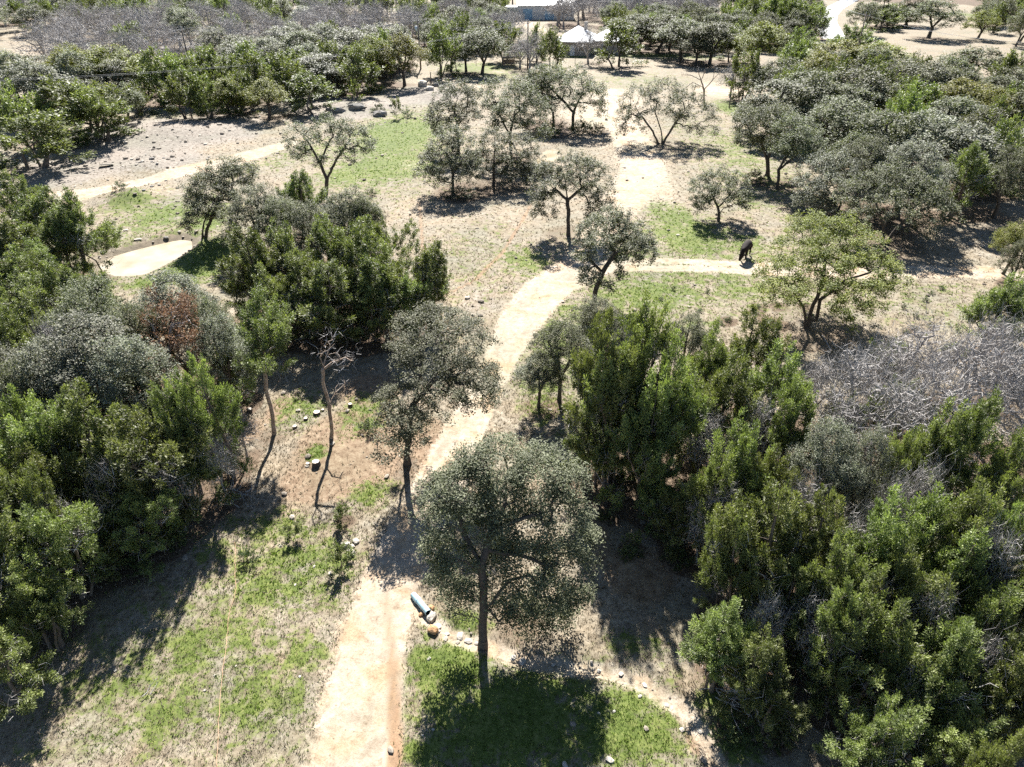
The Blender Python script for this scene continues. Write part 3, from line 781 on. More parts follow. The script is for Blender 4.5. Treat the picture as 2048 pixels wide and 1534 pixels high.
hero('O', (1107, 252), [(1080, 150, 0, 1.5), (1060, 180, 0, 1.3), (1110, 170, 0, 1.3), (1090, 200, 0, 1.1), (1045, 160, 0, .9)],
     [[(1107, 252), (1106, 225), (1085, 185)]],
     'narrow live oak close behind the tall oak by the puddle', 230, 30, .48, .19, .17, 'oak', seed=10, step=.6)
hero('O', (905, 388), [(885, 300, 0, 1.4), (930, 290, 0, 1.3), (862, 325, 0, 1.0), (910, 335, 0, 1.1), (945, 325, 0, .9), (900, 265, .5, 1.0), (868, 350, 0, .7), (940, 352, 0, .7), (905, 362, -.3, .6)],
     [[(905, 388), (906, 350), (895, 310)], [(906, 350), (930, 310)]],
     'bushy dark live oak over brown brush beside the green meadow', 290, 36, .4, .16, .16, 'oak', seed=11, grow_by=1.62)
hero('O', (987, 372), [(985, 280, 0, 1.2), (1040, 290, 0, 1.3), (1062, 320, 0, 1.0), (1000, 325, 0, 1.0), (1030, 335, 0, .8), (965, 310, 0, .7), (1055, 348, 0, .7), (1010, 352, -.2, .6)],
     [[(987, 372), (987, 330), (990, 290)], [(987, 330), (1030, 305)]],
     'dark live oak with one tall straight trunk beside the puddle', 290, 36, .4, .16, .17, 'oak', seed=12, grow_by=1.62)
hero('O', (917, 305), [(905, 195, 0, 1.8), (890, 220, 0, 1.4), (930, 225, 0, 1.3), (880, 245, 0, 1.0), (925, 180, .5, 1.1)],
     [[(917, 305), (916, 260), (908, 215)]],
     'upright live oak at the top corner of the green meadow', 260, 34, .45, .18, .17, 'oak', seed=13, step=.6, grow_by=1.62)
hero('O', (1022, 315), [(1030, 200, 0, 1.8), (990, 180, 0, 1.4), (1065, 215, 0, 1.4), (1020, 245, 0, 1.5), (1070, 250, 0, 1.2), (985, 215, 0, 1.0), (1045, 180, 0, 1.3)],
     [[(1022, 315), (1020, 270), (1030, 220)], [(1020, 270), (990, 215)]],
     'tallest live oak of the cluster beside the puddle', 360, 34, .45, .18, .2, 'oak', seed=14, step=.6, grow_by=1.62)
hero('O', (650, 387), [(660, 268, 0, 1.2), (622, 278, 0, 1.05), (708, 268, 0, 1.15), (590, 258, 0, .75), (730, 285, 0, .75), (602, 308, 0, .8), (690, 305, 0, .8), (650, 245, 0, .9), (575, 285, 0, .5), (735, 255, 0, .5), (640, 320, 0, .55), (690, 245, 0, .6)],
     [[(650, 387), (654, 358), (640, 325), (620, 290), (600, 265)], [(654, 358), (672, 320), (700, 280)], [(640, 325), (660, 280)]],
     'open-crowned live oak with visible limbs on the edge of the green meadow', 290, 32, .36, .15, .21, 'oak', seed=15, shell=.5)
hero('Y', (1613, 658), [(1650, 480, 1.8, 1.6), (1600, 500, 1, 1.4), (1715, 490, 1.3, 1.5), (1560, 550, 0, 1.25), (1640, 540, 0, 1.4), (1715, 550, 0, 1.4), (1765, 540, .4, 1.0), (1590, 575, -.4, .8), (1680, 590, -.5, 1.0), (1745, 585, 0, .8), (1690, 635, -.5, .5), (1538, 560, 0, .6), (1630, 458, 2.4, 1.1), (1690, 460, 2.2, 1.1)],
     [[(1613, 658), (1607, 615), (1592, 590), (1570, 560)], [(1613, 658, .1), (1626, 610), (1645, 570), (1650, 520, .8)], [(1632, 640, .2), (1640, 600, .1), (1690, 560, .1), (1740, 545, .2)]],
     'broad yellow-green oak with reddish forked trunks beside the rutted track', 560, 46, .38, .13, .19, 'yellow_oak', proto='yellow_oak', seed=16, grow_by=1.4)
hero('O', (1535, 352), [(1530, 250, 0, 1.7), (1500, 232, 0, 1.3), (1490, 262, 0, .9), (1545, 285, 0, 1.2), (1560, 230, .5, 1.4), (1478, 245, 0, .6)],
     [[(1535, 352), (1535, 320), (1520, 275)], [(1535, 320), (1555, 265)]],
     'thick-trunked live oak of the leaning pair above the shaded leaf litter', 330, 36, .42, .16, .22, 'oak', seed=17)
hero('O', (1556, 380), [(1590, 260, 0, 1.6), (1620, 275, 0, 1.2), (1585, 300, 0, 1.2), (1560, 290, 0, .9), (1632, 300, 0, .7)],
     [[(1556, 380), (1557, 340), (1580, 300), (1595, 265)], [(1557, 340), (1610, 295)]],
     'slender V-forked live oak of the leaning pair above the shaded leaf litter', 300, 36, .42, .16, .16, 'oak', seed=18)
hero('P', (1672, 428), [(1640, 340, 0, 1.5), (1680, 330, 0, 1.5), (1615, 370, 0, 1.1), (1660, 380, 0, 1.3), (1705, 365, 0, 1.1), (1640, 405, 0, .9), (1600, 395, 0, .6)],
     [[(1672, 428), (1670, 400), (1645, 360)], [(1675, 428), (1690, 380), (1700, 350)]],
     'low silvery live oak touching the wide oak behind the yellow-green one', 330, 38, .4, .15, .18, 'palegrey_oak', proto='grey_oak', seed=19)
hero('O', (1766, 488), [(1790, 360, .8, 1.6), (1740, 375, .5, 1.3), (1840, 385, .3, 1.5), (1880, 400, .2, 1.1), (1720, 410, 0, 1.0), (1790, 410, 0, 1.3), (1840, 430, 0, 1.0), (1900, 420, .2, .7), (1850, 460, 0, .5)],
     [[(1766, 488), (1768, 455), (1755, 415), (1745, 385)], [(1770, 488), (1795, 455), (1830, 425), (1870, 410)], [(1768, 455), (1790, 410)]],
     'wide arching live oak close behind the yellow-green oak', 400, 38, .4, .15, .2, 'oak', seed=20)
hero('O', (405, 478), [(445, 350, .6, 1.6), (410, 365, .3, 1.2), (480, 345, .8, 1.1), (400, 405, 0, 1.1), (440, 395, 0, 1.3), (395, 440, 0, .85), (385, 390, 0, .6), (500, 360, .6, .6)],
     [[(405, 478), (408, 445), (430, 400)], [(410, 478), (425, 430), (450, 370)]],
     'rounded live oak hanging over the bank of the muddy pond', 380, 40, .38, .14, .16, 'oak', seed=21, grow_by=1.3)
hero('J', (548, 868), [(525, 640, .2, .75, 1.0), (550, 670, .1, .65, 1.0), (505, 680, 0, .6, 1.0), (530, 715, 0, .7, .9), (560, 655, 0, .5), (495, 640, .2, .4), (525, 608, .3, .4, 1.3), (560, 740, 0, .35), (500, 725, 0, .4), (490, 775, -.3, .28, .6), (480, 800, -.5, .2, .6)],
     [[(548, 868), (545, 830), (532, 780), (528, 720), (525, 640)], [(541, 835), (515, 810, -.2), (488, 785, -.4)], [(537, 790), (560, 760), (565, 735)]],
     'thin juniper with a bare reddish trunk beside the stump clearing', 75, 200, .42, .10, .11, 'juniper', 'deadwood', 'juniper', 22, grow_by=1.1)
hero('D', (335, 812), [(345, 640, 0, .95, 1.2), (310, 630, .2, .6, 1.3), (385, 670, 0, .7), (300, 600, .3, .45, 1.2), (365, 620, .2, .55, 1.2), (340, 700, 0, .7), (385, 710, 0, .5), (290, 660, 0, .4)],
     [[(335, 812), (332, 760), (340, 680), (345, 610)], [(332, 760), (375, 690)], [(335, 745), (305, 650)]],
     'dead juniper with rust-brown foliage standing among silvery oaks', 90, 42, .42, .12, .12, 'dead_juniper', 'greybark', 'dead_juniper', 23, .3, grow_by=1.1)

# the bare snag in the stump clearing: a thing of trunk and limbs only
def snag(base, stems, label, r0, seed):
    b = G(*base); g = onground(b); o = np.array([b[0], b[1], g[2]])
    ST = [[AT(a[0], a[1], b[1] + (a[2] if len(a) > 2 else 0)) - o for a in s] for s in stems]
    ST[0][0][2] = 0
    rng = np.random.default_rng(seed)
    tips = np.array([s[-1] + rng.normal(0, .25, 3) for s in ST for _ in range(5)])
    V, F, pos, rr = grow(ST, tips, rng, r0, tip=.016, step=.35)
    e = empty('dead_tree', g)
    m = mesh_np('snag_trunk', V, F, M['deadwood'], True)
    link('trunk', m, e)
    C = tips[rng.integers(0, len(tips), 26)] + rng.normal(0, .12, (26, 3))
    V, F, ti = twigs(C, rng, 5, .5, .012)
    link('twig_sprays', mesh_np('snag_twigs', V, F, M['twig'], False, {'tint': ti}), e)
    tag(e, label, 'dead tree'); TREES.append((b[0], b[1], .4))
snag((661, 878), [[(661, 878), (663, 850), (659, 812), (648, 775), (645, 740), (652, 715, .3), (660, 690, .5)], [(659, 812), (672, 785, .2), (690, 768, .5)], [(645, 740), (665, 725, .2), (690, 715, .3), (702, 722, .3)], [(652, 715, .3), (672, 705, .2), (680, 712, .4)], [(648, 738), (640, 715, 0), (650, 700, -.2)]],
     'bare forked dead tree standing alone among the stumps', .10, 31)
snag((1408, 205), [[(1408, 205), (1408, 180), (1402, 160), (1395, 140)], [(1408, 180), (1425, 160), (1440, 145)], [(1402, 160), (1380, 150), (1368, 150)], [(1425, 160), (1430, 135)], [(1408, 175), (1385, 165), (1372, 175)], [(1402, 160), (1412, 138)]],
     'low spreading leafless tree on pale bare ground beside the woods', .16, 32)

Z1 = 'in the dark thicket beside the stump clearing'
Z2 = 'in the grove between stump clearing and muddy pond'
Z3 = 'on the bank beside the muddy pond'
Z4 = 'in the dark clump between pond and dirt track'
Z5 = 'in the thicket across the stony gully'
Z6 = 'in the thicket downhill from the broad yellow-green oak'
Z7 = 'in the woods above the rutted side track'
Z8 = 'in the tree row before the white-roofed house'
Z9 = 'in the woods above the rocky slope'
Z10 = 'beside the pale paved road'
Z11 = 'in the leafless wood beyond the power pole'
Z12 = 'in the far woodland behind the houses'
Z13 = 'standing alone on the rocky slope'
for a in [('J', 55, 1010, 160, 6), ('J', 10, 960, 130, 6.5), ('J', 150, 800, 190, 7), ('J', 275, 815, 190, 7), ('J', 225, 895, 150, 5.5), ('J', 75, 815, 150, 7), ('J', 10, 790, 130, 7), ('J', 335, 870, 130, 5), ('J', 120, 930, 160, 5),
          ('J', 260, 985, 130, 4), ('J', 395, 735, 120, 7.5), ('J', 180, 1020, 120, 3.6), ('J', 30, 1150, 130, 4.5), ('J', -60, 900, 160, 7), ('J', -90, 1080, 180, 6), ('J', -60, 1250, 160, 5), ('J', 330, 790, 110, 6.5), ('J', 40, 900, 140, 6), ('J', 320, 970, 90, 3.0)]:
    top(*a, Z1)
for a in [('P', 150, 650, 250, 7.5), ('P', 60, 700, 200, 7), ('P', 235, 690, 170, 7), ('O', 15, 740, 150, 6.5), ('O', 170, 572, 190, 7), ('P', 330, 558, 180, 7), ('P', 425, 640, 130, 6), ('O', 270, 620, 120, 6.5), ('P', 120, 740, 190, 6), ('O', 250, 750, 140, 5.5), ('O', 400, 600, 110, 6), ('J', -40, 640, 130, 6.5), ('P', -60, 700, 180, 7), ('J', 450, 700, 80, 4), ('W', 470, 760, 60, 2)]:
    top(*a, Z2)
for a in [('J', 150, 402, 120, 7), ('J', 45, 390, 140, 7), ('J', 95, 440, 110, 6), ('J', 15, 350, 90, 6), ('J', 115, 525, 130, 6), ('J', 45, 600, 130, 6), ('J', 25, 505, 110, 6), ('J', 180, 560, 50, 2.5), ('J', 60, 480, 110, 5.5), ('J', -40, 430, 150, 7), ('J', -40, 540, 140, 6)]:
    top(*a, Z3)
for a in [('O', 500, 375, 140, 6.5), ('J', 592, 355, 100, 6), ('O', 690, 385, 130, 6.5), ('O', 620, 415, 140, 6), ('J', 490, 470, 130, 7), ('J', 562, 458, 125, 7), ('J', 645, 440, 120, 7), ('J', 720, 455, 145, 7.5), ('J', 828, 488, 125, 7), ('J', 772, 432, 110, 6.5), ('J', 650, 545, 140, 6),
          ('J', 590, 520, 120, 6), ('J', 520, 540, 110, 6), ('J', 755, 530, 130, 6), ('O', 560, 400, 120, 6), ('J', 700, 570, 110, 4.5), ('J', 800, 540, 110, 5.5), ('O', 720, 400, 90, 6), ('J', 480, 520, 80, 5), ('J', 850, 530, 80, 5)]:
    top(*a, Z4)
for a in [('J', 1290, 606, 145, 10), ('J', 1205, 660, 140, 9.4), ('J', 1250, 690, 150, 9), ('J', 1350, 690, 130, 9), ('J', 1310, 760, 130, 8), ('O', 1125, 650, 150, 5.5), ('O', 1200, 602, 110, 4.5), ('O', 1385, 640, 110, 4.5), ('J', 1430, 655, 100, 6.5), ('J', 1510, 642, 125, 6.5), ('J', 1560, 700, 140, 7), ('J', 1470, 720, 140, 7), ('J', 1590, 765, 110, 6.5),
          ('J', 1400, 740, 110, 6), ('P', 1080, 720, 90, 3.5), ('W', 1200, 640, 60, 2.2), ('J', 1310, 820, 120, 5), ('J', 1230, 800, 110, 5),
          ('B', 1730, 705, 170, 6.5), ('B', 1850, 645, 160, 6), ('B', 1960, 685, 180, 6.5), ('B', 1800, 765, 190, 6), ('B', 1920, 765, 180, 6), ('B', 2030, 705, 150, 6.5), ('B', 1700, 810, 140, 5), ('B', 1990, 640, 140, 6), ('B', 1780, 690, 130, 5.5), ('B', 1880, 720, 140, 6), ('B', 1650, 720, 110, 5), ('J', 1785, 672, 60, 3), ('J', 1840, 770, 90, 4), ('J', 1700, 780, 80, 4), ('J', 1760, 780, 80, 3.5), ('J', 2025, 562, 120, 6), ('B', 2080, 640, 150, 6), ('B', 2100, 760, 160, 6), ('J', 2100, 560, 130, 6)]:
    top(*a, Z6)
for a in [('P', 1670, 855, 135, 6), ('P', 1760, 872, 125, 6), ('J', 1900, 822, 130, 7), ('J', 1980, 832, 150, 7), ('J', 2045, 880, 110, 7), ('J', 1840, 872, 90, 6), ('J', 1500, 862, 130, 7), ('J', 1440, 902, 110, 6.5), ('J', 1570, 905, 110, 6), ('B', 1450, 975, 110, 4.8), ('B', 1420, 1000, 80, 4), ('P', 1700, 930, 110, 5),
          ('J', 1560, 992, 180, 7), ('J', 1655, 1000, 140, 6.5), ('J', 1480, 1050, 110, 6), ('J', 1780, 1000, 160, 7), ('J', 1870, 988, 150, 7), ('J', 1960, 982, 160, 7.5), ('J', 2045, 1010, 130, 7), ('J', 1830, 1080, 150, 6.5), ('J', 1940, 1090, 170, 6.5), ('J', 1690, 1100, 150, 6), ('J', 1590, 1130, 140, 4.6), ('B', 2030, 1080, 120, 6.5), ('B', 1800, 960, 90, 5.5),
          ('J', 1462, 1212, 140, 4.8), ('J', 1520, 1295, 130, 4), ('J', 1740, 1200, 140, 6), ('J', 1815, 1230, 170, 6), ('J', 1905, 1255, 170, 5.5), ('J', 1995, 1180, 150, 6), ('J', 1775, 1425, 150, 4.6), ('J', 1885, 1370, 160, 4.5), ('J', 2040, 1480, 110, 6), ('J', 1560, 1380, 110, 2.6), ('J', 2020, 1330, 150, 5), ('J', 1960, 1450, 160, 4), ('J', 2110, 1100, 170, 7), ('J', 2110, 1290, 170, 6), ('J', 1330, 960, 80, 3), ('J', 1360, 1000, 80, 3.2), ('J', 1680, 1320, 100, 3), ('B', 1640, 1200, 110, 4)]:
    top(*a, Z5)
for a in [('B', 1610, 960, 110, 5.5), ('B', 1720, 1040, 110, 5.5), ('B', 1860, 930, 110, 6), ('B', 1990, 1060, 110, 6.5), ('B', 1760, 1160, 100, 5), ('B', 1890, 1190, 110, 5.5), ('B', 1540, 1200, 90, 4), ('B', 1690, 1250, 100, 4), ('B', 1980, 1280, 110, 5), ('B', 1420, 830, 90, 5), ('B', 1540, 800, 90, 5.5), ('B', 1830, 1330, 110, 4)]:
    top(*a, Z5)
for a in [('B', 200, 930, 90, 5), ('B', 420, 880, 80, 4), ('B', 330, 940, 90, 4), ('B', 110, 1010, 90, 4.5), ('B', 470, 820, 70, 3.5), ('B', 90, 640, 90, 6)]:
    top(*a, Z1)
for a in [('O', 1565, 168, 165, 7.5), ('J', 1500, 102, 70, 8), ('B', 1530, 130, 70, 5.5), ('B', 1470, 135, 60, 5), ('J', 1590, 95, 80, 7.5), ('Y', 1690, 88, 160, 8), ('Y', 1770, 92, 140, 8), ('O', 1850, 130, 150, 7.5), ('O', 1640, 150, 130, 8), ('O', 1720, 140, 140, 8), ('J', 1850, 172, 110, 6.5), ('Y', 1930, 165, 130, 7), ('Y', 1990, 180, 140, 7),
          ('O', 1700, 202, 150, 7.5), ('O', 1780, 232, 140, 7), ('J', 1820, 240, 110, 6), ('P', 1890, 232, 150, 7.5), ('J', 2000, 205, 70, 7), ('P', 1960, 262, 170, 7), ('J', 2020, 250, 100, 7.5), ('O', 1750, 280, 130, 7), ('P', 1840, 292, 160, 7.5), ('J', 1935, 300, 110, 7), ('O', 2030, 140, 100, 7), ('O', 1960, 100, 130, 7), ('O', 1720, 270, 90, 5.5), ('O', 2040, 300, 120, 7), ('Y', 2045, 450, 80, 4.5), ('O', 2050, 485, 70, 4)]:
    top(*a, Z7)
for a in [('J', 1242, 53, 88, 8), ('J', 1105, 64, 58, 7.5), ('O', 962, 62, 100, 8), ('O', 930, 70, 80, 7), ('O', 1320, 32, 100, 8), ('O', 1370, 42, 105, 8), ('O', 1430, 48, 90, 8), ('O', 1285, 35, 80, 7.5), ('Y', 1530, 50, 105, 8.5), ('J', 1602, 62, 60, 7), ('J', 1470, 60, 70, 6.5), ('O', 1400, 60, 70, 7), ('J', 878, 55, 70, 9), ('J', 1010, 45, 70, 8), ('B', 1180, 62, 60, 6.5), ('B', 1060, 70, 70, 7), ('B', 1040, 85, 60, 5), ('B', 900, 72, 70, 6.5), ('J', 1075, 55, 45, 7)]:
    top(*a, Z8)
for a in [('J', 1720, 54, 80, 6.5), ('J', 1510, 2, 60, 9), ('J', 1560, -2, 70, 10), ('J', 1610, 0, 75, 10), ('J', 1640, 12, 50, 8), ('J', 1585, 15, 60, 8), ('J', 1535, 18, 55, 8), ('B', 1640, 30, 40, 6), ('O', 1878, 2, 105, 9), ('J', 1770, 22, 60, 5), ('O', 1735, 6, 65, 8), ('J', 1805, 20, 50, 4.5), ('J', 1790, 8, 60, 6), ('O', 1765, -6, 60, 8), ('O', 1830, -8, 70, 8), ('J', 1625, 75, 45, 4.5)]:
    top(*a, Z10)
for a in [('Y', 210, 98, 155, 8), ('Y', 125, 104, 110, 8), ('J', 300, 108, 80, 8), ('J', 345, 112, 80, 7.5), ('J', 262, 172, 55, 4.5), ('P', 60, 130, 150, 8), ('J', 140, 162, 150, 7.5), ('J', 35, 232, 165, 6.5), ('J', 172, 178, 120, 7), ('O', 235, 172, 80, 5.5), ('J', 20, 172, 110, 8), ('P', 10, 112, 90, 8), ('J', 395, 104, 85, 8), ('J', 440, 112, 80, 7.5), ('P', 480, 92, 100, 7.5), ('J', 500, 120, 80, 7), ('P', 560, 62, 110, 8), ('P', 620, 112, 120, 6.5), ('J', 660, 82, 80, 8), ('P', 700, 62, 110, 8),
          ('P', 760, 52, 110, 8), ('Y', 802, 74, 95, 8.5), ('Y', 742, 78, 90, 8), ('J', 705, 100, 80, 7.5), ('P', 650, 130, 70, 5), ('P', 530, 80, 90, 7), ('J', 570, 110, 80, 7.5), ('P', 640, 55, 90, 8), ('J', 400, 150, 70, 6.5), ('J', 360, 150, 70, 6.5), ('J', 470, 150, 70, 6)]:
    top(*a, Z9)
for a in [('Y', 447, 162, 84, 5.2), ('Y', 525, 162, 88, 5.6), ('J', 620, 157, 100, 5.2)]:
    top(*a, Z13)

# ------------------------------------------------------------------ woods filled in behind
def fill(poly_px, mix, spacing, zone, hr, wr, seed, nmax=400, world=None, avoid=()):
    P = world if world is not None else [G(a, b) for a, b in poly_px]
    P2 = np.array([p[:2] for p in P]); lo, hi = P2.min(0), P2.max(0)
    rg = random.Random(seed); n = 0
    kinds = [k for k, w in mix]; ws = [w for k, w in mix]
    tx = np.array([t[0] for t in TREES]); ty = np.array([t[1] for t in TREES])
    XY = []
    for _ in range(nmax * 30):
        if n >= nmax: break
        x, y = rg.uniform(lo[0], hi[0]), rg.uniform(lo[1], hi[1])
        if poly_sd(np.array([x]), np.array([y]), P)[0] > 0: continue
        if len(tx) and np.min((tx - x) ** 2 + (ty - y) ** 2) < (spacing * .85) ** 2: continue
        if XY and min((a - x) ** 2 + (b - y) ** 2 for a, b in XY) < spacing ** 2: continue
        if any((x - a) ** 2 + (y - b) ** 2 < c * c for a, b, c in avoid): continue
        k = rg.choices(kinds, ws)[0]
        h = rg.uniform(*hr); w = rg.uniform(*wr) * (.72 if k == 'J' else 1)
        put(k, (x, y), h, w, zone); XY.append((x, y)); n += 1
    return n
f1 = fill([(-40, 245), (60, 232), (280, 212), (420, 198), (560, 190), (700, 178), (790, 162), (815, 135), (810, 118), (600, 128), (480, 148), (380, 185), (150, 192), (-40, 198)], [('J', .42), ('P', .36), ('O', .1), ('Y', .12)], 5.3, Z9, (6.3, 8.3), (7, 9), 1, 150)
f2 = fill([(75, 150), (200, 182), (380, 178), (480, 142), (600, 122), (810, 110), (845, 68), (500, 70), (140, 75), (140, 120)], [('B', .82), ('J', .10), ('P', .08)], 7.8, Z11, (6.5, 9.5), (7.5, 9.5), 2, 200)
f4 = fill([(1500, 215), (1620, 280), (1700, 318), (1860, 378), (2048, 392), (2250, 400), (2250, 192), (2048, 205), (1930, 208), (1800, 195), (1640, 190), (1560, 200)], [('O', .5), ('J', .27), ('P', .13), ('Y', .1)], 5.4, Z7, (6, 8), (7, 8.8), 3, 170)
f16 = fill([(-60, 78), (140, 72), (500, 66), (845, 64), (845, 25), (-160, 25)], [('J', .62), ('P', .2), ('B', .18)], 7.6, 'in the dark wood beyond the leafless trees', (7, 9), (8, 10), 22, 110)
f5 = fill([(840, 112), (1030, 106), (1040, 80), (1000, 62), (850, 62)], [('O', .4), ('J', .35), ('B', .25)], 5.5, Z8, (6, 8), (6, 8), 4, 40)
f6 = fill([(1215, 106), (1480, 104), (1600, 100), (1600, 72), (1480, 66), (1225, 66)], [('O', .75), ('J', .2), ('Y', .05)], 5.6, Z8, (6, 8), (6.5, 8), 5, 60)
f7 = fill([(1105, 58), (1400, 58), (1420, 22), (1160, 22), (1150, 44), (1105, 46)], [('B', .92), ('O', .08)], 5.5, 'in the leafless stand behind the white-roofed house', (7.5, 9.5), (7, 9), 6, 70)
f10 = fill([(1440, 60), (1620, 58), (1610, 18), (1500, 20), (1450, 45)], [('J', .6), ('O', .4)], 6.5, Z10, (6.5, 8.5), (6.5, 8), 9, 25)
f11 = fill([(1950, 84), (2048, 96), (2250, 100), (2250, 8), (1960, 8), (1965, 45)], [('O', .6), ('J', .25), ('Y', .15)], 6.5, 'on the brown slope across the paved road', (6, 8), (6, 9), 10, 50)
f13 = fill([(900, 60), (1000, 52), (1005, 20), (860, 20)], [('J', .5), ('O', .3), ('B', .2)], 6.5, Z12, (6.5, 8.5), (6.5, 8.5), 12, 30)
f14 = fill([(2130, 520), (2600, 560), (2900, 1250), (2200, 1250), (2150, 900)], [('J', .7), ('O', .15), ('B', .15)], 4.0, Z5, (4.5, 6.5), (4.5, 6), 13, 14)
f15 = fill([(-80, 480), (-600, 600), (-900, 1300), (-160, 1300), (-120, 900)], [('J', .7), ('O', .3)], 4.0, Z1, (4.5, 6.5), (4.5, 6), 14, 14)
# the wood that closes the view far behind: one mass
def far_wood():
    rg = random.Random(9); Vs, Fs, Ts, Vt, Ft = [], [], [], [], []; off = 0; offt = 0; spots = []
    for poly, n in (([(-330, 300), (-20, 300), (-10, 430), (-440, 430)], 120), ([(-30, 275), (-8, 268), (60, 300), (128, 300), (160, 430), (-30, 430)], 70), ([(172, 320), (330, 300), (450, 430), (205, 430)], 70)):
        P2 = np.array(poly); lo, hi = P2.min(0), P2.max(0); k = 0; t_ = 0
        while k < n and t_ < 20000:
            t_ += 1
            x, y = rg.uniform(lo[0], hi[0]), rg.uniform(lo[1], hi[1])
            if poly_sd(np.array([x]), np.array([y]), poly)[0] > 0: continue
            if spots and min((a - x) ** 2 + (b - y) ** 2 for a, b in spots) < 70: continue
            spots.append((x, y)); k += 1
    rng = np.random.default_rng(4)
    for (x, y) in spots:
        H_ = rg.uniform(8, 10.5); lo = oak_lobes(rng, H_, rg.uniform(9, 13), 7)
        C = lobes_points(lo, 50, rng, .6)
        V, F, ti = leaves(C, rng, 13, 1.0, .7)
        ti = np.clip(ti * .6 + rg.choice((0, .25, .4)), 0, 1)
        Vs.append(V + np.array([x, y, 0])); Fs.append(F + off); off += len(V); Ts.append(ti)
        A = np.array([[x, y, -.2], [x, y, H_ * .35]]); B = np.array([[x, y, H_ * .35], [x + .5, y, H_ * .7]])
        v, f = tubes(A, B, np.array([.3, .22]), np.array([.22, .08]), 5)
        Vt.append(v); Ft.append(f + offt); offt += len(v)
        TREES.append((x, y, 5))
    o = link('far_woodland', mesh_np('far_woodland', np.concatenate(Vs), np.concatenate(Fs), M['oak'], False, {'tint': np.concatenate(Ts)}))
    tag(o, 'dark evergreen woodland closing the view behind the buildings', 'woodland', kind='stuff')
    link('trunks', mesh_np('far_trunks', np.concatenate(Vt), np.concatenate(Ft), M['bark'], True), o)['kind'] = 'stuff'
far_wood()
print('trees', COUNT, (f1, f2, f16, f4, f5, f6, f7, f10, f11, f13, f14, f15), round(time.time() - T0, 1), 's')

ORD = 'first second third fourth fifth sixth seventh eighth ninth tenth eleventh twelfth'.split()
for (k_, lm_), L_ in NEAR.items():          # each tree near a landmark is told apart by its order out from it
    L_.sort(key=lambda t: t[0])
    for n_, (d_, e_, size_) in enumerate(L_[:12]):
        e_['label'] = size_ + ' ' + LOOK[k_] + ', ' + ORD[n_] + ' out from ' + lm_
# ------------------------------------------------------------------ small shrubs and weeds
for (k, px, py, w, h, lab) in [
    ('S', 687, 1045, 1.0, 1.1, 'small bushy juniper beside the white limestone blocks, farther from the track pipe'), ('S', 680, 1130, 1.1, 1.3, 'small bushy juniper with a white flat stone at its foot'),
    ('S', 585, 1075, .9, .9, 'reddish-green weedy shrub in the grass beside the stump clearing'), ('W', 500, 1120, .8, .7, 'low weed clump beside the orange cable end'),
    ('W', 738, 862, 1.1, .7, 'low bright green weed between the bare dead tree and leaning oak'), ('W', 1160, 270, 3.0, 2.0, 'dark shrub around the foot of the tall oak'),
    ('W', 1105, 272, 2.8, 2.0, 'dark shrub under the narrow oak by the puddle'), ('W', 1190, 268, 2.4, 1.3, 'low dark shrub reaching out from the tall oak toward bare ground'),
    ('S', 714, 212, 2.0, 3.0, 'small upright juniper on the rocky knoll'), ('S', 795, 236, 1.4, 2.8, 'slim juniper beside the meadow on the rocky knoll'),
    ('W', 815, 234, 1.6, 1.2, 'dark low shrub beside the slim juniper'), ('W', 757, 226, 2.0, 1.2, 'brown-green shrub on the rocky knoll'),
    ('W', 920, 395, 3.0, 1.0, 'brown brush under the bushy dark oak'), ('W', 1505, 365, 2.6, 1.2, 'dark brush under the leaning pair of oaks'), ('W', 742, 392, 1.0, .8, 'small shrub at the meadow edge by the dark clump'),
    ('S', 1430, 1320, 1.0, .8, 'low juniper sprout beside the brush pile'), ('W', 245, 392, 1.6, .7, 'weeds growing on the earth mound')]:
    put(k, G(px, py), h, w, '', label=lab)
rs = random.Random(77)
for i in range(26):
    px, py = rs.choice([(1440, 640), (1380, 600), (1560, 600), (1500, 625), (1860, 600), (1830, 640)])
    put('W', G(px + rs.uniform(-60, 60), py + rs.uniform(-25, 25)), rs.uniform(.2, .35), rs.uniform(.3, .5), 'dotting the dry grass below the rutted track')
for i in range(30):
    px, py = rs.choice([(450, 960), (330, 1060), (200, 1120), (1260, 1010), (1330, 1090), (1640, 1280), (1500, 1440)])
    put(rs.choice('SW'), G(px + rs.uniform(-80, 80), py + rs.uniform(-50, 50)), rs.uniform(.4, .9), rs.uniform(.6, 1.1), 'in the shade under the thicket trees')

build_ground()
print('ground', round(time.time() - T0, 1), 's')

# ------------------------------------------------------------------ grass blades and loose stones
def masks_at(X, Y):
    road, g, k, e, mud, orange = soils(X, Y)
    return road, g, k, e, mud, orange
def blades(X, Y, rng, h, w, per=3):
    n = len(X); Z = hgt(X, Y)
    B = np.repeat(np.stack([X, Y, Z - .01], -1), per, axis=0); m = n * per
    B[:, :2] += rng.normal(0, .035, (m, 2))
    a = rng.uniform(0, 6.283, m); hh = np.repeat(h, per) * rng.uniform(.5, 1.3, m); ww = np.repeat(w, per)
    sx = np.stack([np.cos(a), np.sin(a), np.zeros(m)], -1) * ww[:, None]
    lean = rng.normal(0, .55, (m, 2)) * hh[:, None]
    tipv = B + np.concatenate([lean, hh[:, None]], 1)
    V = np.stack([B - sx, B + sx, tipv], 1).reshape(-1, 3)
    F = np.arange(m * 3).reshape(-1, 3)
    t = np.repeat(np.clip(rng.random(m) * .6 + np.repeat(rng.random(n), per) * .4, 0, 1), 3)
    return V, F, t
M['blade'] = leaf_mat('grass_blade', (0.06, 0.085, 0.016), (0.13, 0.18, 0.034), (0.24, 0.275, 0.075), .6, .3, .3, (1.2, 1.4, .5))
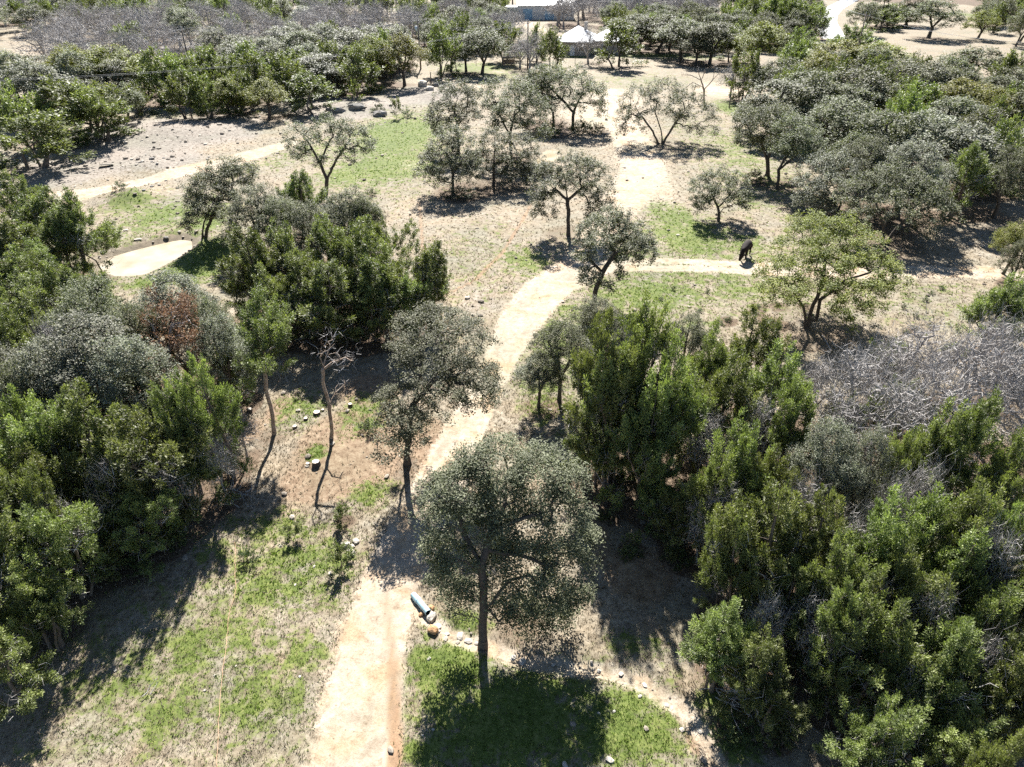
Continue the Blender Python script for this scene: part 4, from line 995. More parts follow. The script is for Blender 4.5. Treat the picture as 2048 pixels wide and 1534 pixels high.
M['straw'] = leaf_mat('straw_blade', (0.11, 0.09, 0.056), (0.25, 0.215, 0.15), (0.42, 0.375, 0.285), .7, .3, .3, (1.1, 1.05, .9))
def scatter_grass():
    rng = np.random.default_rng(21)
    gV, gF, gT, sV, sF, sT = [], [], [], [], [], []
    go = so = 0
    for (y0, y1, n, hs, ws) in ((8, 20, 70000, .075, .016), (20, 36, 80000, .09, .021), (36, 62, 60000, .09, .03), (62, 118, 50000, .09, .05)):
        Y = rng.uniform(y0, y1, n); half = 0.76 * (Y * CP + 24 * SP_) + 1
        X = rng.uniform(-1, 1, n) * half
        road, g, k, e, mud, orange = masks_at(X, Y)
        cl = .5 + .5 * np.sin(X * 1.7 + 2 * np.sin(Y * .9)) * np.sin(Y * 1.9 + 1.5 * np.sin(X * 1.1))
        keep = (road < .45 + .2 * rng.random(n)) & (mud < .3) & (k < .3 + .6 * rng.random(n))
        pg = np.clip((g - .12) * 1.35 + .3 * (cl - .5), 0, 1)
        isg = keep & (rng.random(n) < pg)
        iss = keep & ~isg & (rng.random(n) < .5) & (e < .4 + .6 * rng.random(n))
        for sel, VV, FF, TT, nm in ((isg, gV, gF, gT, 'g'), (iss, sV, sF, sT, 's')):
            c = int(sel.sum())
            V, F, t = blades(X[sel], Y[sel], rng, hs * rng.uniform(.6, 1.5, c), ws * rng.uniform(.7, 1.4, c))
            o = go if nm == 'g' else so
            VV.append(V); FF.append(F + o); TT.append(t)
            if nm == 'g': go += len(V)
            else: so += len(V)
    o = link('grass', mesh_np('grass', np.concatenate(gV), np.concatenate(gF), M['blade'], False, {'tint': np.concatenate(gT)}))
    tag(o, 'short green grass growing in patches over the ranch ground', 'grass', kind='stuff')
    o = link('dry_grass', mesh_np('dry_grass', np.concatenate(sV), np.concatenate(sF), M['straw'], False, {'tint': np.concatenate(sT)}))
    tag(o, 'pale dry grass stubble over the ranch ground', 'grass', kind='stuff')
    TRI[0] += (go + so) // 3
scatter_grass()

def stone_mesh(name, rng, mat, sub=1, box=0.0, jit=.16):
    bm = bmesh.new()
    bmesh.ops.create_icosphere(bm, subdivisions=sub, radius=.5)
    for v in bm.verts:
        c = v.co
        if box:
            mx = max(abs(c.x), abs(c.y), abs(c.z)) * 2
            c2 = c / mx; v.co = c.lerp(c2, box)
        v.co *= 1 + rng.uniform(-jit, jit)
    return bm_mesh(name, bm, mat, False)
def scatter_gravel():
    rng = np.random.default_rng(5); r2 = random.Random(6)
    base = []
    for i in range(4):
        me = stone_mesh('tmp', r2, None, 1, .35, .2)
        v = np.empty(len(me.vertices) * 3); me.vertices.foreach_get('co', v)
        f = np.empty(len(me.polygons) * 3, int); me.polygons.foreach_get('vertices', f)
        base.append((v.reshape(-1, 3), f.reshape(-1, 3))); bpy.data.meshes.remove(me)
    n = 85000
    Y = rng.uniform(9, 118, n); half = 0.76 * (Y * CP + 24 * SP_) + 1; X = rng.uniform(-1, 1, n) * half
    road, g, k, e, mud, orange = masks_at(X, Y)
    gd = seg_dist(X, Y, GULLY)
    p = .02 + .28 * k + .22 * e + .05 * (road > .3) * (road < .8) + .03 * g + .55 * np.exp(-(gd / .5) ** 2) + .25 * np.exp(-(poly_sd(X, Y, POND) - .6) ** 2)
    p = p * (1 - .6 * (road > .85) * (gd > .8)) * np.clip(Y / 60, .25, 1)
    sel = rng.random(n) < p * .4
    X, Y, gd, k = X[sel], Y[sel], gd[sel], k[sel]; m = len(X)
    sz = (.05 + .05 * rng.random(m) ** 3 * 4) * (1 + Y / 90) * (1 + .2 * k)
    Z = hgt(X, Y)
    Vs, Fs, T, off = [], [], [], 0
    for i in range(m):
        v, f = base[i % 4]
        a = rng.uniform(0, 6.28); ca, sa = math.cos(a), math.sin(a)
        s = sz[i] * rng.uniform(.7, 1.3, 3); s[2] *= .6
        w = v * s
        w = np.stack([w[:, 0] * ca - w[:, 1] * sa + X[i], w[:, 0] * sa + w[:, 1] * ca + Y[i], w[:, 2] + Z[i] + s[2] * .22], -1)
        Vs.append(w); Fs.append(f + off); off += len(v); T.append(np.full(len(v), rng.random()))
    mt = leaf_mat('pebble', (0.11, 0.09, 0.072), (0.25, 0.215, 0.17), (0.46, 0.41, 0.34), .85, .3, 0.0, (1, 1, 1), 0, 0)
    o = link('gravel', mesh_np('gravel', np.concatenate(Vs), np.concatenate(Fs), mt, False, {'tint': np.concatenate(T)}))
    tag(o, 'loose limestone pebbles scattered over slope, gully and track edges', 'gravel', kind='stuff')
    TRI[0] += m * 20
scatter_gravel()

# ------------------------------------------------------------------ water
def water_mat():
    m, nt, nd, lk = new_mat('muddy_water')
    tc = nd.new('ShaderNodeTexCoord')
    n = N(nd, 'ShaderNodeTexNoise', Scale=.5, Detail=3)
    lk.new(tc.outputs['Object'], n.inputs['Vector'])
    c = ramp(nd, lk, n.outputs['Fac'], [(.3, (.33, .265, .17)), (.7, (.46, .41, .32))])
    n2 = N(nd, 'ShaderNodeTexNoise', Scale=5.0, Detail=2); lk.new(tc.outputs['Object'], n2.inputs['Vector'])
    b = N(nd, 'ShaderNodeBump', Strength=.05, Distance=.02); lk.new(n2.outputs['Fac'], b.inputs['Height'])
    p = N(nd, 'ShaderNodeBsdfPrincipled', Roughness=.12, IOR=1.33)
    lk.new(c, p.inputs['Base Color']); lk.new(b.outputs[0], p.inputs['Normal'])
    o = nd.new('ShaderNodeOutputMaterial'); lk.new(p.outputs[0], o.inputs[0])
    return m
WM = water_mat()
def water(name, P, z, label):
    c = np.mean([p[:2] for p in P], axis=0)
    Q = []
    n = len(P)
    for i in range(n):                      # rounded outline
        a, b = P[i][:2], P[(i + 1) % n][:2]
        for t in (0, .33, .66): Q.append(a * (1 - t) + b * t)
    Q = np.array(Q)
    for _ in range(3): Q = (np.roll(Q, 1, 0) + 2 * Q + np.roll(Q, -1, 0)) / 4
    Q = c + (Q - c) * 1.06
    V = [(c[0], c[1], z)] + [(q[0], q[1], z) for q in Q]
    k = len(Q)
    F = [(0, 1 + i, 1 + (i + 1) % k) for i in range(k)]
    o = link(name, mesh_np(name, V, F, WM))
    tag(o, label, 'water', kind='structure')
water('pond_water', POND, -.30, 'cream muddy water of the small stock pond')
water('puddle_water', PUDDLE, -.22, 'tan muddy puddle beside the oak cluster')

# ------------------------------------------------------------------ paved road
M['road'] = simple_mat('pale_pavement', (.32, .31, .30), (.40, .39, .38), 1.2, .55, .15, .5)
def road_strip(pts, w, z, name):
    P = []
    for i in range(len(pts) - 1):
        a, b = pts[i], pts[i + 1]
        for t in np.linspace(0, 1, 10, endpoint=False): P.append(a * (1 - t) + b * t)
    P = np.array(P)
    for _ in range(8): P[1:-1] = (P[:-2] + 2 * P[1:-1] + P[2:]) / 4
    d = np.gradient(P, axis=0); d /= np.linalg.norm(d[:, :2], axis=1, keepdims=True)
    nrm = np.stack([-d[:, 1], d[:, 0]], -1)
    Lf = P[:, :2] + nrm * w / 2; Rt = P[:, :2] - nrm * w / 2
    V = np.concatenate([np.column_stack([Lf, np.full(len(P), z)]), np.column_stack([Rt, np.full(len(P), z)])])
    n = len(P); F = [(i, i + n, i + n + 1, i + 1) for i in range(n - 1)]
    o = link(name, mesh_np(name, V, F, M['road']))
    return o
PR = PL((1668, 78), (1660, 60), (1652, 44), (1655, 30), (1668, 17), (1688, 6), (1705, -4)) + [np.array([190.0, 420.0, 0]), np.array([260.0, 620.0, 0])]
tag(road_strip([np.array([p[0], p[1], 0]) for p in PR], 6.0, .03, 'road'), 'pale paved road curving away between junipers', 'road', kind='structure')

# ------------------------------------------------------------------ buildings
M['whiteroof'] = simple_mat('white_metal_roof', (.76, .76, .75), (.84, .84, .83), 1.5, .38, .03, .6)
M['greyroof'] = simple_mat('grey_shingle', (.25, .25, .25), (.4, .4, .4), 4, .8, .3)
M['wall'] = simple_mat('tan_stone_wall', (.26, .23, .20), (.38, .35, .31), 3, .85, .3)
M['shedwall'] = simple_mat('pale_shed_wall', (.50, .52, .52), (.60, .62, .61), 1.0, .6, .05)
M['greenwall'] = simple_mat('green_grey_wall', (.34, .40, .36), (.42, .48, .43), 1.0, .6, .05)
M['bluedoor'] = simple_mat('blue_door', (.20, .36, .50), (.28, .45, .58), 2, .5, .05)
M['glass'] = simple_mat('dark_pane', (.03, .035, .04), (.05, .055, .06), 2, .1, 0, .6)
M['trim'] = simple_mat('white_trim', (.7, .7, .68), (.78, .78, .76), 4, .6, .05)
M['galv'] = simple_mat('galvanised', (.38, .38, .38), (.5, .5, .5), 5, .45, .05, .5, metal=.6)
def hip_roof(w, d, z0, rise, inset, ov=.4, th=.18):
    bm = bmesh.new()
    a, b = w / 2 + ov, d / 2 + ov
    lo = [bm.verts.new((x, y, z0)) for x, y in ((-a, -b), (a, -b), (a, b), (-a, b))]
    l2 = [bm.verts.new((v.co.x, v.co.y, z0 + th)) for v in lo]
    r1 = bm.verts.new((0, -b + inset, z0 + rise)); r2 = bm.verts.new((0, b - inset, z0 + rise))
    bm.faces.new(lo[::-1])
    for i in range(4): bm.faces.new((lo[i], lo[(i + 1) % 4], l2[(i + 1) % 4], l2[i]))
    bm.faces.new((l2[0], l2[1], r1)); bm.faces.new((l2[1], l2[2], r2, r1)); bm.faces.new((l2[2], l2[3], r2)); bm.faces.new((l2[3], l2[0], r1, r2))
    return bm
def window(parent, x, y, z, w, h, face='y', wood=False):
    s = (w, .10, h) if face == 'y' else (.10, w, h)
    o = link('window', bm_mesh('window_frame', box_bm(*s), M['trim']), parent, (x, y, z))
    s2 = (w - .2, .04, h - .2) if face == 'y' else (.04, w - .2, h - .2)
    dx, dy = (0, -.05) if face == 'y' else (-.05, 0)
    link('pane', bm_mesh('window_pane', box_bm(*s2), M['glass']), o, (dx, dy, 0))
hb = G(1156, 111)
house = empty('house', (hb[0], hb[1] + 5, 0), R(-14))
link('wall', bm_mesh('house_wall', box_bm(7.6, 11, 2.7, 0, (0, 0, 1.30)), M['wall']), house)
link('roof', bm_mesh('house_roof', hip_roof(7.6, 11, 2.66, 2.6, 4.4), M['whiteroof']), house)
link('wing_wall', bm_mesh('house_wing', box_bm(6.4, 7, 2.5, 0, (6.6, 2.2, 1.20)), M['wall']), house)
wr = link('wing_roof', bm_mesh('house_wing_roof', hip_roof(7, 7, 2.48, 2.0, 3.0), M['whiteroof']), house, (6.9, 2.2, 0), (0, 0, math.pi / 2))
for x in (-2.2, 2.0): window(house, x, -5.52, 1.5, 1.3, 1.2)
window(house, 6.6, -1.32, 1.4, 1.3, 1.1)
link('door', bm_mesh('house_door', box_bm(1.0, .08, 2.05), M['trim']), house, (0, -5.53, 1.03))
link('chimney', bm_mesh('house_chimney', box_bm(.7, .7, 1.6), M['wall']), house, (1.6, 2, 5.2))
tag(house, 'house with a white metal hip roof behind the tree row', 'house')
sb = G(1010, 40)
shed = empty('metal_shed', (sb[0] + 12.5, sb[1] + 5, 0), 0)
link('wall', bm_mesh('shed_wall', box_bm(17, 9, 3.8, 0, (0, 0, 1.85)), M['shedwall']), shed)
def gable(w, d, z0, rise, ov, th=.15):
    bm = bmesh.new(); a = w / 2 + ov; b = d / 2 + ov
    pr = [(-b, z0), (0, z0 + rise), (b, z0), (b, z0 - th), (0, z0 + rise - th), (-b, z0 - th)]
    A = [bm.verts.new((-a, y, z)) for y, z in pr]; B = [bm.verts.new((a, y, z)) for y, z in pr]
    for i in range(6): bm.faces.new((A[i], A[(i + 1) % 6], B[(i + 1) % 6], B[i]))
    for q in (A[::-1], B):
        bm.faces.new((q[0], q[1], q[4], q[5])) ; bm.faces.new((q[1], q[2], q[3], q[4]))
    bmesh.ops.recalc_face_normals(bm, faces=bm.faces)
    return bm
link('roof', bm_mesh('shed_roof', gable(17, 9, 3.9, 1.1, .3), M['whiteroof']), shed)
for x in (-5.6, 1.0): link('door', bm_mesh('shed_door', box_bm(2.8, .1, 2.9), M['bluedoor']), shed, (x, -4.53, 1.46))
window(shed, 5.5, -4.53, 2.0, 1.4, 1.0)
tag(shed, 'long pale metal shed with white roof and blue doors', 'shed')
ann = empty('storage_container', (sb[0] + 1.6, sb[1] + 3.0, 0), 0)
link('body', bm_mesh('container_body', box_bm(4.6, 6, 3.4, .03, (0, 0, 1.7)), M['greenwall']), ann)
link('roof', bm_mesh('container_roof', box_bm(4.8, 6.2, .12, 0, (0, 0, 3.45)), M['shedwall']), ann)
for i in range(7): link('rib', bm_mesh('container_rib', box_bm(.1, .08, 3.2), M['greenwall']), ann, (-2.0 + i * .666, -3.03, 1.68))
tag(ann, 'green-grey storage box standing beside the pale metal shed', 'container')
lp = G(1018, 131)
lean = empty('animal_shelter', onground(lp), R(10))
link('roof', bm_mesh('shelter_roof', box_bm(2.8, 2.0, .08), M['galv']), lean, (0, 0, 1.45), (R(-18), 0, 0))
for x in (-1.3, 1.3):
    for y, h in ((-.85, 1.75), (.85, 1.2)): link('post', bm_mesh('shelter_post', box_bm(.1, .1, h), M['deadwood']), lean, (x, y, h / 2 - .05))
link('back_panel', bm_mesh('shelter_panel', box_bm(2.6, .06, 1.0), M['deadwood']), lean, (0, .86, .55))
tag(lean, 'small grey lean-to shelter under the tree row', 'shelter')

# ------------------------------------------------------------------ power poles, wires, fences
M['polewood'] = simple_mat('pole_wood', (.13, .10, .08), (.26, .22, .18), 8, .9, .3)
M['wire'] = simple_mat('wire', (.30, .30, .30), (.38, .38, .38), 3, .7, 0, .2)
M['can'] = simple_mat('transformer_grey', (.6, .62, .63), (.7, .72, .73), 3, .4, 0)
def cyl_bm(r0, r1, h, k=8, z0=0.0):
    bm = bmesh.new()
    bmesh.ops.create_cone(bm, cap_ends=True, segments=k, radius1=r0, radius2=r1, depth=h)
    bmesh.ops.translate(bm, verts=bm.verts, vec=(0, 0, h / 2 + z0))
    return bm
def pole(p, h, label, can=False, rz=0.0):
    e = empty('power_pole', onground(p), rz)
    link('shaft', bm_mesh('pole_shaft', cyl_bm(.17, .11, h + .4, 8, -.4), M['polewood'], True), e)
    link('crossarm', bm_mesh('pole_arm', box_bm(.10, 2.0, .12), M['polewood']), e, (.13, 0, h - .45))
    for y in (-.85, 0, .85):
        link('insulator', bm_mesh('pole_insulator', cyl_bm(.05, .04, .2, 6), M['can']), e, (.13 if y else 0, y, h - .39 if y else h))
    if can: link('transformer', bm_mesh('pole_can', cyl_bm(.26, .26, .9, 10), M['can'], True), e, (-.38, 0, h - 2.2))
    tag(e, label, 'power pole', 'power poles of the overhead line')
    return np.array([e.location.x, e.location.y, e.location.z + h])
def wire(a, b, sag, label, r=.014, n=18):
    P = np.array([a * (1 - t) + b * t - np.array([0, 0, sag * 4 * t * (1 - t)]) for t in np.linspace(0, 1, n)])
    V, F = tubes(P[:-1], P[1:], np.full(n - 1, r), np.full(n - 1, r), 4)
    o = link('power_line', mesh_np('power_line', V, F, M['wire'], True)); tag(o, label, 'power line', 'overhead wires')
p1 = pole(G(835, 37, 9), 9, 'power pole with a pale transformer beside the leafless wood', True, R(10))
p2 = pole(G(1055, 137), 8.6, 'power pole in front of the oak row by the lean-to', False, R(-20))
p3 = pole(G(362, 55, 9), 9, 'power pole rising from the woods above the rocky slope', False, R(5))
p4 = pole(G(-150, 100, 9), 9, 'power pole out in the pale field beyond the woods')
p5 = pole(G(1733, 26, 9), 9, 'power pole standing beside the bend of the paved road', False, R(20))
p6 = pole(G(-330, 160, 9), 9, 'power pole on the near side of the woods above the rocky slope')
p7 = pole(G(2250, 84, 9), 9, 'power pole on the brown slope across the paved road')
p8 = pole(G(1600, -34, 9), 9, 'power pole behind the junipers of the paved road')
for dy in (-.85, 0, .85):
    v = np.array([0, dy, .15 if dy == 0 else -.2])
    wire(p1 + v, p2 + v, 1.7, 'wire sagging between transformer pole and lean-to pole')
    wire(p3 + v, p1 + v, 1.5, 'wire from the woods pole to the transformer pole')
    wire(p4 + v, p3 + v, 1.2, 'wire from the pale field to the woods pole')
for dy in (-.6, .6):
    v = np.array([0, dy, -.4])
    wire(p2 + v, p6 + v, 2.4, 'long wire crossing the woods above the rocky slope')
    wire(p8 + v, p5 + v, 1.0, 'wire along the paved road'); wire(p5 + v, p7 + v, 1.6, 'wire over the brown slope across the paved road')
def fence(pts, step, label, h=1.2):
    e = empty('wire_fence', onground(pts[0]))
    o = np.array(e.location)
    m = bm_mesh('fence_post', cyl_bm(.055, .05, h + .3, 5, -.3), M['polewood'])
    posts = []
    for i in range(len(pts) - 1):
        a, b = pts[i], pts[i + 1]; n = max(1, int(np.linalg.norm(b - a) / step))
        for k in range(n + (i == len(pts) - 2)): posts.append(np.array(onground(a + (b - a) * k / n)) - o)
    for q in posts: link('post', m, e, q)
    A = np.array(posts[:-1]); B = np.array(posts[1:])
    for z in (.35, .7, 1.05):
        V, F = tubes(A + [0, 0, z], B + [0, 0, z], np.full(len(A), .008), np.full(len(A), .008), 3)
        link('wire', mesh_np('fence_wire', V, F, M['wire']), e)
    tag(e, label, 'fence')
fence([G(858, 128), G(1000, 131), G(1150, 128), G(1340, 126), G(1480, 118)], 4.0, 'thin wire fence along the tree row before the white-roofed house')
fence([G(1640, 92), G(1668, 90), G(1690, 88)], 2.5, 'short wire fence with gate posts at the end of the paved road', 1.3)
for (px, py, h, lab) in [(862, 166, 1.8, 'tall thin post beside the boulder pile'), (880, 164, 1.8, 'tall thin post right behind the boulder pile'), (1458, 216, 1.5, 'thick wooden post on bright grass beside the woods')]:
    e = empty('fence_post', GG(px, py)); link('shaft', bm_mesh('post_shaft', cyl_bm(.10, .08, h + .3, 7, -.3), M['polewood']), e)
    link('cap', bm_mesh('post_cap', cyl_bm(.085, .05, .06, 7), M['polewood']), e, (0, 0, h - .01)); tag(e, lab, 'post')

# ------------------------------------------------------------------ stones and boulders
r3 = random.Random(12)
def stone(name, px, py, sx, sy, sz, mat, label, box=.6, rz=None, group=None, sub=2, jit=.12, cat='rock'):
    o = link(name, stone_mesh(name, r3, M[mat], sub, box, jit), None, GG(px, py, sz * .30), (r3.uniform(-.12, .12), r3.uniform(-.12, .12), r3.uniform(0, 6) if rz is None else rz), (sx, sy, sz))
    tag(o, label, cat, group); return o
stone('limestone_block', 712, 1083, .30, .26, .16, 'lime', 'white limestone block, farthest from the small junipers', .9)
stone('limestone_block', 704, 1093, .24, .22, .12, 'lime', 'white limestone block in the middle of the three beside the track', .9)
stone('limestone_block', 692, 1090, .42, .24, .24, 'lime', 'long limestone block with a shaded front beside the small juniper', .95, .1)
stone('limestone_block', 702, 1106, .36, .26, .26, 'lime', 'tilted limestone block between the small junipers and the track', .95, -.5)
stone('flat_stone', 659, 1145, .20, .13, .06, 'lime', 'white flat stone at the foot of a small juniper', .3)
stone('limestone_block', 863, 1234, .42, .30, .30, 'lime', 'square pale block at the mouth of the blue pipe', .95, 1.2)
stone('orange_rock', 866, 1262, .42, .36, .34, 'orangerock', 'rust-orange rock in green grass below the pipe', .6)
stone('orange_rock', 863, 1216, .24, .22, .2, 'orangerock', 'small reddish rock beside the pipe mouth', .7)
stone('orange_rock', 842, 1226, .24, .18, .16, 'orangerock', 'small brown rock on the track side of the pipe mouth', .5)
for i, (a, b, s) in enumerate([(877, 1247, .34), (882, 1258, .28), (838, 1214, .16), (893, 1262, .3), (915, 1270, .34), (932, 1278, .36), (955, 1282, .3), (1028, 1312, .34), (1050, 1322, .3), (1112, 1325, .3), (1200, 1338, .26), (1242, 1345, .3), (1290, 1368, .3), (1340, 1402, .28), (1395, 1462, .26)]):
    s *= r3.uniform(.6, 1.1)
    stone('gully_stone', a + r3.uniform(-6, 6), b + r3.uniform(-4, 4), s, s * .75, s * .4, 'lime', 'pale stone lying in the washed-out gully', .75, jit=.2, sub=1, group='stones in the gully')
for (a, b, s) in [(858, 1318, .2), (1130, 1530, .3), (1198, 1425, .18), (1229, 1422, .18), (866, 1458, .16), (845, 1470, .14), (1280, 1392, .2), (1345, 1412, .2), (600, 1355, .16), (410, 1382, .14), (472, 1334, .12), (430, 1352, .12), (590, 1168, .16), (628, 1130, .2), (560, 1090, .2), (1220, 1520, .35), (230, 1340, .2)]:
    stone('field_stone', a, b, s * .8, s * .6, s * .3, 'lime', 'small white stone half sunk in the near grass', .7, jit=.2, sub=1, group='stones in the grass')
for (a, b, s, m_, l) in [(860, 185, 1.5, 'lime', 'large white boulder of the pile behind the meadow'), (845, 172, 2.0, 'lime', 'flat white slab leaning on the boulder pile'), (885, 180, 1.4, 'greyrock', 'grey boulder in the middle of the boulder pile'), (905, 178, 1.2, 'greyrock', 'grey boulder at the oak side of the boulder pile'), (872, 172, 1.2, 'greyrock', 'dark boulder at the back of the boulder pile'), (895, 188, 1.0, 'lime', 'pale boulder in front of the grey boulders'), (915, 186, .9, 'greyrock', 'small grey boulder beside the upright oak')]:
    stone('boulder', a, b, s, s * .8, s * .6, m_, l, .45, jit=.13)
for i, (a, b, s) in enumerate([(285, 325, 1.1), (272, 330, .8), (300, 318, .9), (310, 328, .7), (320, 333, .7), (262, 318, .6), (290, 312, .6), (330, 318, .5), (278, 338, .5), (404, 307, .5), (420, 312, .6), (412, 318, .4), (295, 397, .6), (315, 372, .5), (305, 374, .5), (258, 255, .5), (360, 285, .5), (340, 300, .4), (260, 300, .5)]):
    s *= r3.uniform(.45, .85)
    stone('slope_rock', a + r3.uniform(-5, 5), b + r3.uniform(-3, 3), s, s * .8, s * .5, r3.choice(('greyrock', 'lime')), 'grey rock lying on the bare rocky slope', .6, jit=.2, sub=1, group='rocks on the slope')
for (a, b, sx, l) in [(672, 226, 3.4, 'undercut limestone ledge on the rocky knoll'), (715, 222, 3.0, 'grey limestone outcrop under the small upright juniper'), (760, 232, 2.4, 'low grey outcrop at the edge of the green meadow')]:
    stone('rock_ledge', a, b, sx * .8, 1.1, .9, 'greyrock', l, .5, .1, sub=2, jit=.24)
for i in range(5):
    t = (i + r3.uniform(-.4, .4)) / 4; a = 203 + (372 - 203) * t; b = 506 + (468 - 506) * t + r3.uniform(-7, 3)
    stone('bank_stone', a, b, r3.uniform(.3, .7), r3.uniform(.25, .45), r3.uniform(.12, .2), 'lime' if i % 3 else 'greyrock', 'stone in the broken far bank of the muddy pond', .45, jit=.14, group='stones of the pond bank')

# ------------------------------------------------------------------ stumps, board, pipe, cable
M['cutwood'] = simple_mat('cut_wood', (.55, .46, .36), (.74, .66, .55), 9, .85, .1)
def stump(px, py, r, h, label):
    e = empty('tree_stump', GG(px, py), r3.uniform(0, 6))
    bm = bmesh.new(); k = 14
    rings = [(-.1, 1.25), (.05, 1.15), (h * .5, 1.02), (h, 1.0)]
    R_ = [1 + r3.uniform(-.1, .1) for _ in range(k)]
    prev = None
    for z, f in rings:
        cur = [bm.verts.new((math.cos(i * 6.2832 / k) * r * f * R_[i], math.sin(i * 6.2832 / k) * r * f * R_[i], z)) for i in range(k)]
        if prev:
            for i in range(k): bm.faces.new((prev[i], prev[(i + 1) % k], cur[(i + 1) % k], cur[i]))
        prev = cur
    bm.faces.new(prev)
    link('bark', bm_mesh('stump_bark', bm, M['bark']), e)
    bm = bmesh.new(); t = [bm.verts.new((math.cos(i * 6.2832 / k) * r * .93 * R_[i], math.sin(i * 6.2832 / k) * r * .93 * R_[i], h + .006)) for i in range(k)]
    bm.faces.new(t); link('cut_face', bm_mesh('stump_cut', bm, M['cutwood']), e)
    tag(e, label, 'stump')
stump(633, 932, .20, .30, 'tall tree stump in a tuft of green grass'); stump(616, 930, .10, .12, 'small stump close beside the tall stump'); stump(634, 829, .20, .16, 'wide low stump with a white cut top behind the dead tree')
stump(612, 840, .12, .12, 'small pale stump in grass behind the earth clearing'); stump(646, 822, .08, .10, 'tiny stump touching the wide low stump'); stump(701, 813, .12, .18, 'dark burnt stump beside the weeds'); stump(590, 856, .12, .12, 'dark low stump at the edge of the clearing grass'); stump(500, 822, .14, .16, 'stump in the brush behind the thin juniper')
M['board'] = simple_mat('pale_board', (.55, .48, .36), (.7, .62, .48), 4, .8, .1)
bd = link('wooden_board', bm_mesh('wooden_board', box_bm(1.5, .9, .12, .02), M['board']), None, GG(214, 333, .20), (R(-14), R(5), R(25)))
tag(bd, 'pale wooden board lying tilted on the rocky slope', 'board')
M['pvc'] = simple_mat('pale_blue_pipe', (.26, .46, .52), (.50, .66, .70), 2.5, .4, .05, .5)
M['pvcin'] = simple_mat('pipe_inside', (.06, .07, .07), (.12, .13, .13), 4, .7, .05)
a = np.array(GG(826, 1187, .10)); b = np.array(GG(857, 1228, .20))
dv = b - a; L = np.linalg.norm(dv)
pe = empty('drain_pipe', a.tolist()); pe.rotation_euler = Vector(dv).to_track_quat('Z', 'Y').to_euler()
def tube_shell(ro, ri, L, k=20):
    bm = bmesh.new()
    rings = []
    for r, z in ((ro, 0), (ro, L), (ri, L)):
        rings.append([bm.verts.new((r * math.cos(i * 6.2832 / k), r * math.sin(i * 6.2832 / k), z)) for i in range(k)])
    for q in range(2):
        for i in range(k): bm.faces.new((rings[q][i], rings[q][(i + 1) % k], rings[q + 1][(i + 1) % k], rings[q + 1][i]))
    return bm
link('barrel', bm_mesh('pipe_barrel', tube_shell(.135, .122, L), M['pvc'], False), pe)
bm = bmesh.new(); k = 20
A = [bm.verts.new((.122 * math.cos(i * 6.2832 / k), .122 * math.sin(i * 6.2832 / k), L)) for i in range(k)]
B = [bm.verts.new((.120 * math.cos(i * 6.2832 / k), .120 * math.sin(i * 6.2832 / k), .05)) for i in range(k)]
for i in range(k): bm.faces.new((A[(i + 1) % k], A[i], B[i], B[(i + 1) % k]))
bm.faces.new(B)
link('bore', bm_mesh('pipe_bore', bm, M['pvcin']), pe)
link('collar', bm_mesh('pipe_collar', tube_shell(.148, .136, .22), M['pvc'], False), pe, (0, 0, .28))
tag(pe, 'pale blue plastic drain pipe sticking out beside the dirt track', 'pipe')
M['cable'] = simple_mat('orange_cable', (.50, .30, .18), (.60, .40, .26), 3, .6, 0)
def cable(pp, r, label):
    P = []
    for i in range(len(pp) - 1):
        for t in np.linspace(0, 1, 14, endpoint=False):
            q = (pp[i][0] * (1 - t) + pp[i + 1][0] * t + 1.2 * math.sin(i * 3 + t * 5), pp[i][1] * (1 - t) + pp[i + 1][1] * t)
            P.append(GG(q[0], q[1], .05))
    P = np.array(P); n = len(P)
    V, F = tubes(P[:-1], P[1:], np.full(n - 1, r), np.full(n - 1, r), 5)
    tag(link('cable', mesh_np('cable', V, F, M['cable'], True)), label, 'cable')
cable([(470, 1085), (471, 1130), (472, 1185), (460, 1225), (455, 1270), (446, 1350), (438, 1440), (434, 1534), (430, 1640)], .009, 'thin orange cable running straight through the near grass')

# ------------------------------------------------------------------ brush piles and fallen branches
def brush(px, py, n, ln, spread, label, name='brush_pile', seed=1, ang=None):
    rg = np.random.default_rng(seed); g = np.array(GG(px, py)); e = empty(name, g.tolist())
    for i in range(n):
        a = rg.uniform(0, 6.28) if ang is None else rg.normal(ang, .45)
        L = ln * rg.uniform(.5, 1.2); c = rg.normal(0, spread, 2)
        d = np.array([math.cos(a), math.sin(a), rg.uniform(0, .25)])
        s = np.array([c[0], c[1], rg.uniform(.03, .3)])
        P = [s + d * L * t + rg.normal(0, .04, 3) * (t > 0) for t in np.linspace(0, 1, 5)]
        for P_ in P: P_[2] = max(P_[2], .02)
        side = [[P[2], P[2] + (d + rg.normal(0, .5, 3)) * L * .3], [P[3], P[3] + (d + rg.normal(0, .5, 3)) * L * .25]]
        A = np.array(P[:-1] + [q[0] for q in side]); B = np.array(P[1:] + [q[1] for q in side])
        r = .022 * rg.uniform(.7, 1.5); ra = np.array([r, r * .85, r * .7, r * .5, r * .4, r * .35]); rb = np.array([r * .85, r * .7, r * .5, r * .2, r * .1, r * .1])
        V, F = tubes(A, B, ra, rb, 4)
        link('branch', mesh_np('brush_branch', V, F, M['greybark'], True), e)
    tag(e, label, 'branches')
brush(480, 992, 22, 1.2, .35, 'grey brush heap at the foot of the thicket by the cable', seed=2)
brush(1440, 1395, 16, 2.2, .25, 'fanned brush pile at the edge of the thicket by the gully', seed=3, ang=-.5)
brush(450, 880, 12, 1.6, .4, 'fallen branches under the thin juniper', seed=4)
brush(1650, 1330, 14, 2.0, .6, 'dead branches in the gap of the gully thicket', seed=5)
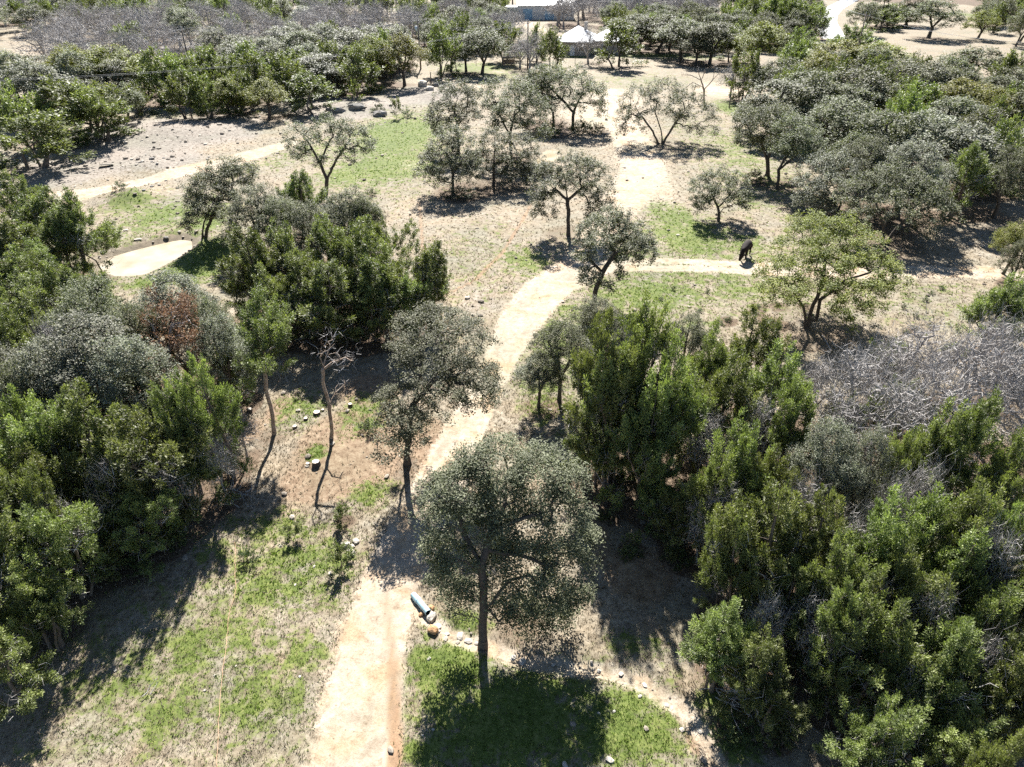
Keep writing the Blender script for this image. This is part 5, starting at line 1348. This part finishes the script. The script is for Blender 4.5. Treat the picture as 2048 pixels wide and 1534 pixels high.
brush(300, 1395, 2, 1.0, .1, 'thin curved stick lying on the near grass', 'fallen_stick', 6, .7)

# ------------------------------------------------------------------ the cow
def cow():
    m = bpy.data.meshes.new('cow_body')
    V, E, Rr = [], [], []
    def chain(pts, start=None):
        prev = start
        for (x, y, z, r) in pts:
            V.append((x, y, z)); Rr.append(r); i = len(V) - 1
            if prev is not None: E.append((prev, i))
            prev = i
        return prev
    chain([(0, .62, 1.10, .30)])                                      # pelvis, root
    last = chain([(0, .25, 1.06, .36), (0, -.2, 1.04, .38), (0, -.62, 1.10, .33)], 0)     # 1,2,3
    chain([(0, -.92, .96, .21), (-.03, -1.14, .70, .16), (-.05, -1.26, .48, .14), (-.06, -1.33, .30, .10), (-.07, -1.38, .16, .085)], 3)
    for s in (-1, 1):
        chain([(s * .20, -.62, .74, .13), (s * .20, -.60, .46, .075), (s * .20, -.62, .20, .05), (s * .20, -.64, .05, .06)], 3)
        chain([(s * .20, .66, .80, .17), (s * .21, .52, .56, .09), (s * .21, .74, .36, .06), (s * .21, .70, .06, .06)], 0)
        chain([(s * .16, -1.14, .62, .05), (s * .27, -1.12, .60, .035)], 6)
    chain([(0, .92, 1.12, .06), (0, .99, .80, .03), (0, .98, .48, .04), (0, .97, .36, .03)], 0)
    m.from_pydata(V, E, [])
    o = bpy.data.objects.new('cow', m); COL.objects.link(o)
    sk = o.modifiers.new('skin', 'SKIN'); sk.use_smooth_shade = True
    for i, d in enumerate(m.skin_vertices[0].data):
        r = Rr[i]; d.radius = (r * (.86 if i in (1, 2) else 1), r); d.use_root = (i == 0)
    su = o.modifiers.new('sub', 'SUBSURF'); su.levels = 2; su.render_levels = 2
    m.materials.append(simple_mat('black_hide', (.012, .009, .008), (.030, .022, .018), 6, .85, .2, .2))
    o.location = GG(1489, 514, .01); o.rotation_euler = (0, 0, R(-30)); o.scale = (1.12, 1.08, 1.08)
    tag(o, 'black cow grazing with lowered head at the edge of the rutted track', 'cow')
cow()
print('TRIS', TRI[0], 'total', round(time.time() - T0, 1), 's')
